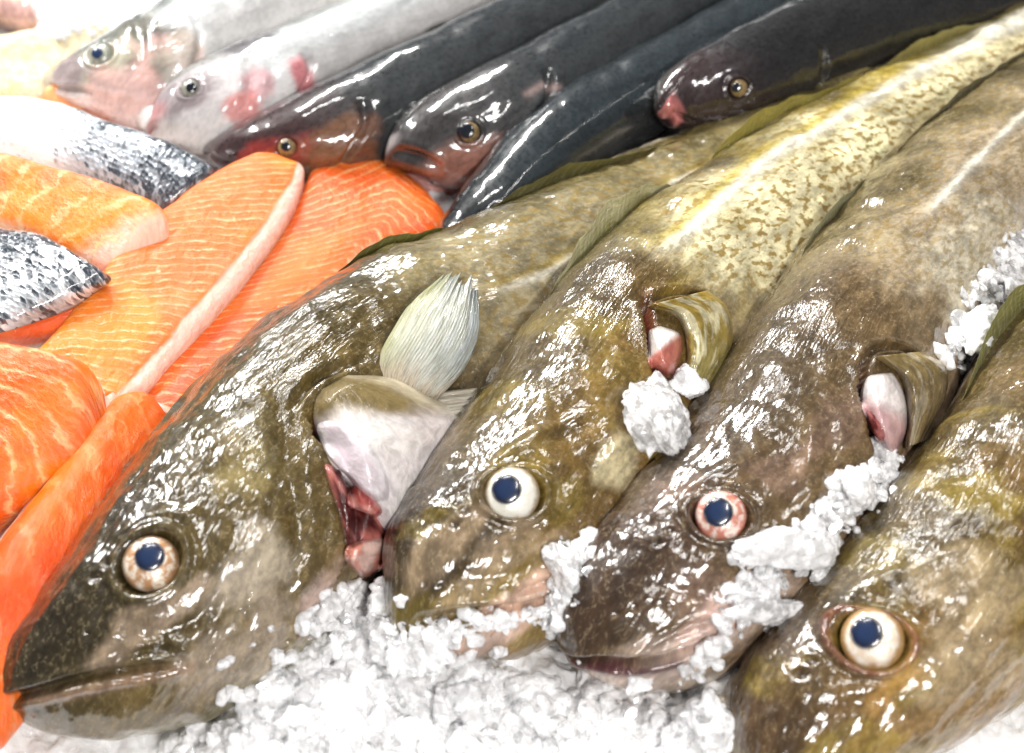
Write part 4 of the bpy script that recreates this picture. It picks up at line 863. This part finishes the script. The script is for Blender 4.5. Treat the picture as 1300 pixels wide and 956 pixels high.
lump('ice_chunk', [(912,772),(1008,765)], .65, M['clear'], 'long flat translucent ice sliver just under the broad white slab', 6, .5, .5)
lump('ice_chunk', [(1018,738),(1048,712)], .6, M['clear'], 'small rounded clear ice piece resting on the golden cod beside the broad white slab', 7, .4, .5)
lump('ice_chunk', [(1062,612),(1100,640)], .9, M['chip'], 'white ice lump just below the gill opening of the plum brown cod', 8, .4, .6)
lump('ice_chunk', [(705,700),(740,745)], .9, M['clear'], 'clear ice clump beside the mouth corner of the yellow spotted cod', 9, .3, .7)
lump('ice_chunk', [(460,795),(505,805)], .55, M['clear'], 'clear ice piece at the snout tip of the yellow spotted cod', 10, .2, .6)
lump('ice_chunk', [(1215,450),(1260,400)], 1.1, M['chip'], 'white ice lump above the fin of the golden cod near the right edge', 11, .3, .7)
lump('ice_chunk', [(1265,380),(1310,320)], 1.3, M['chip'], 'large bright ice lump at the right edge, against the plum brown cod', 12, .3, .7)

# ------------------------------------------------------------------ lamps over the counter, an added front fill and the room's soft light
def lamp(d, dist, sx, sy, power, colr=(1, 1, 1), roll=0, name='strip_lamp'):
    l = bpy.data.lights.new(name, 'AREA'); l.shape = 'RECTANGLE'; l.size = sx; l.size_y = sy; l.energy = power; l.color = colr
    o = bpy.data.objects.new(name, l); col.objects.link(o); d = Vector(d).normalized(); o.location = d*dist
    o.rotation_euler = (d.to_track_quat('Z', 'Y') @ Matrix.Rotation(roll, 3, 'Z').to_quaternion()).to_euler(); return o
lamp((-.30, .80, .70), 1.7, .80, .09, 36, (1, .98, .95), roll=.6)
lamp((-.75, .50, .70), 1.7, .60, .10, 20, (1, .98, .95), roll=.9)
lamp((-.10, .35, 1), 1.8, .70, .06, 9, (1, .98, .96), roll=.3)
lamp((.35, -.10, 1), 1.8, .60, .06, 8, (1, .98, .96), roll=0)
lamp((.25, -.85, .8), 1.9, .6, .14, 25, (1, .97, .94), roll=.5)  # added fill from the camera side, brightens the ice facing the viewer
wd = bpy.data.worlds.new('World'); scn.world = wd; wd.use_nodes = True
bg = wd.node_tree.nodes['Background']; bg.inputs[0].default_value = (.92, .95, 1, 1); bg.inputs[1].default_value = .16
scn.view_settings.view_transform = 'Standard'; scn.view_settings.look = 'None'; scn.view_settings.exposure = 0.0; scn.view_settings.gamma = 1.0
scn.render.engine = 'CYCLES'; scn.cycles.max_bounces = 8; scn.cycles.transmission_bounces = 6; scn.cycles.use_denoising = True
scn.cycles.sample_clamp_indirect = 4
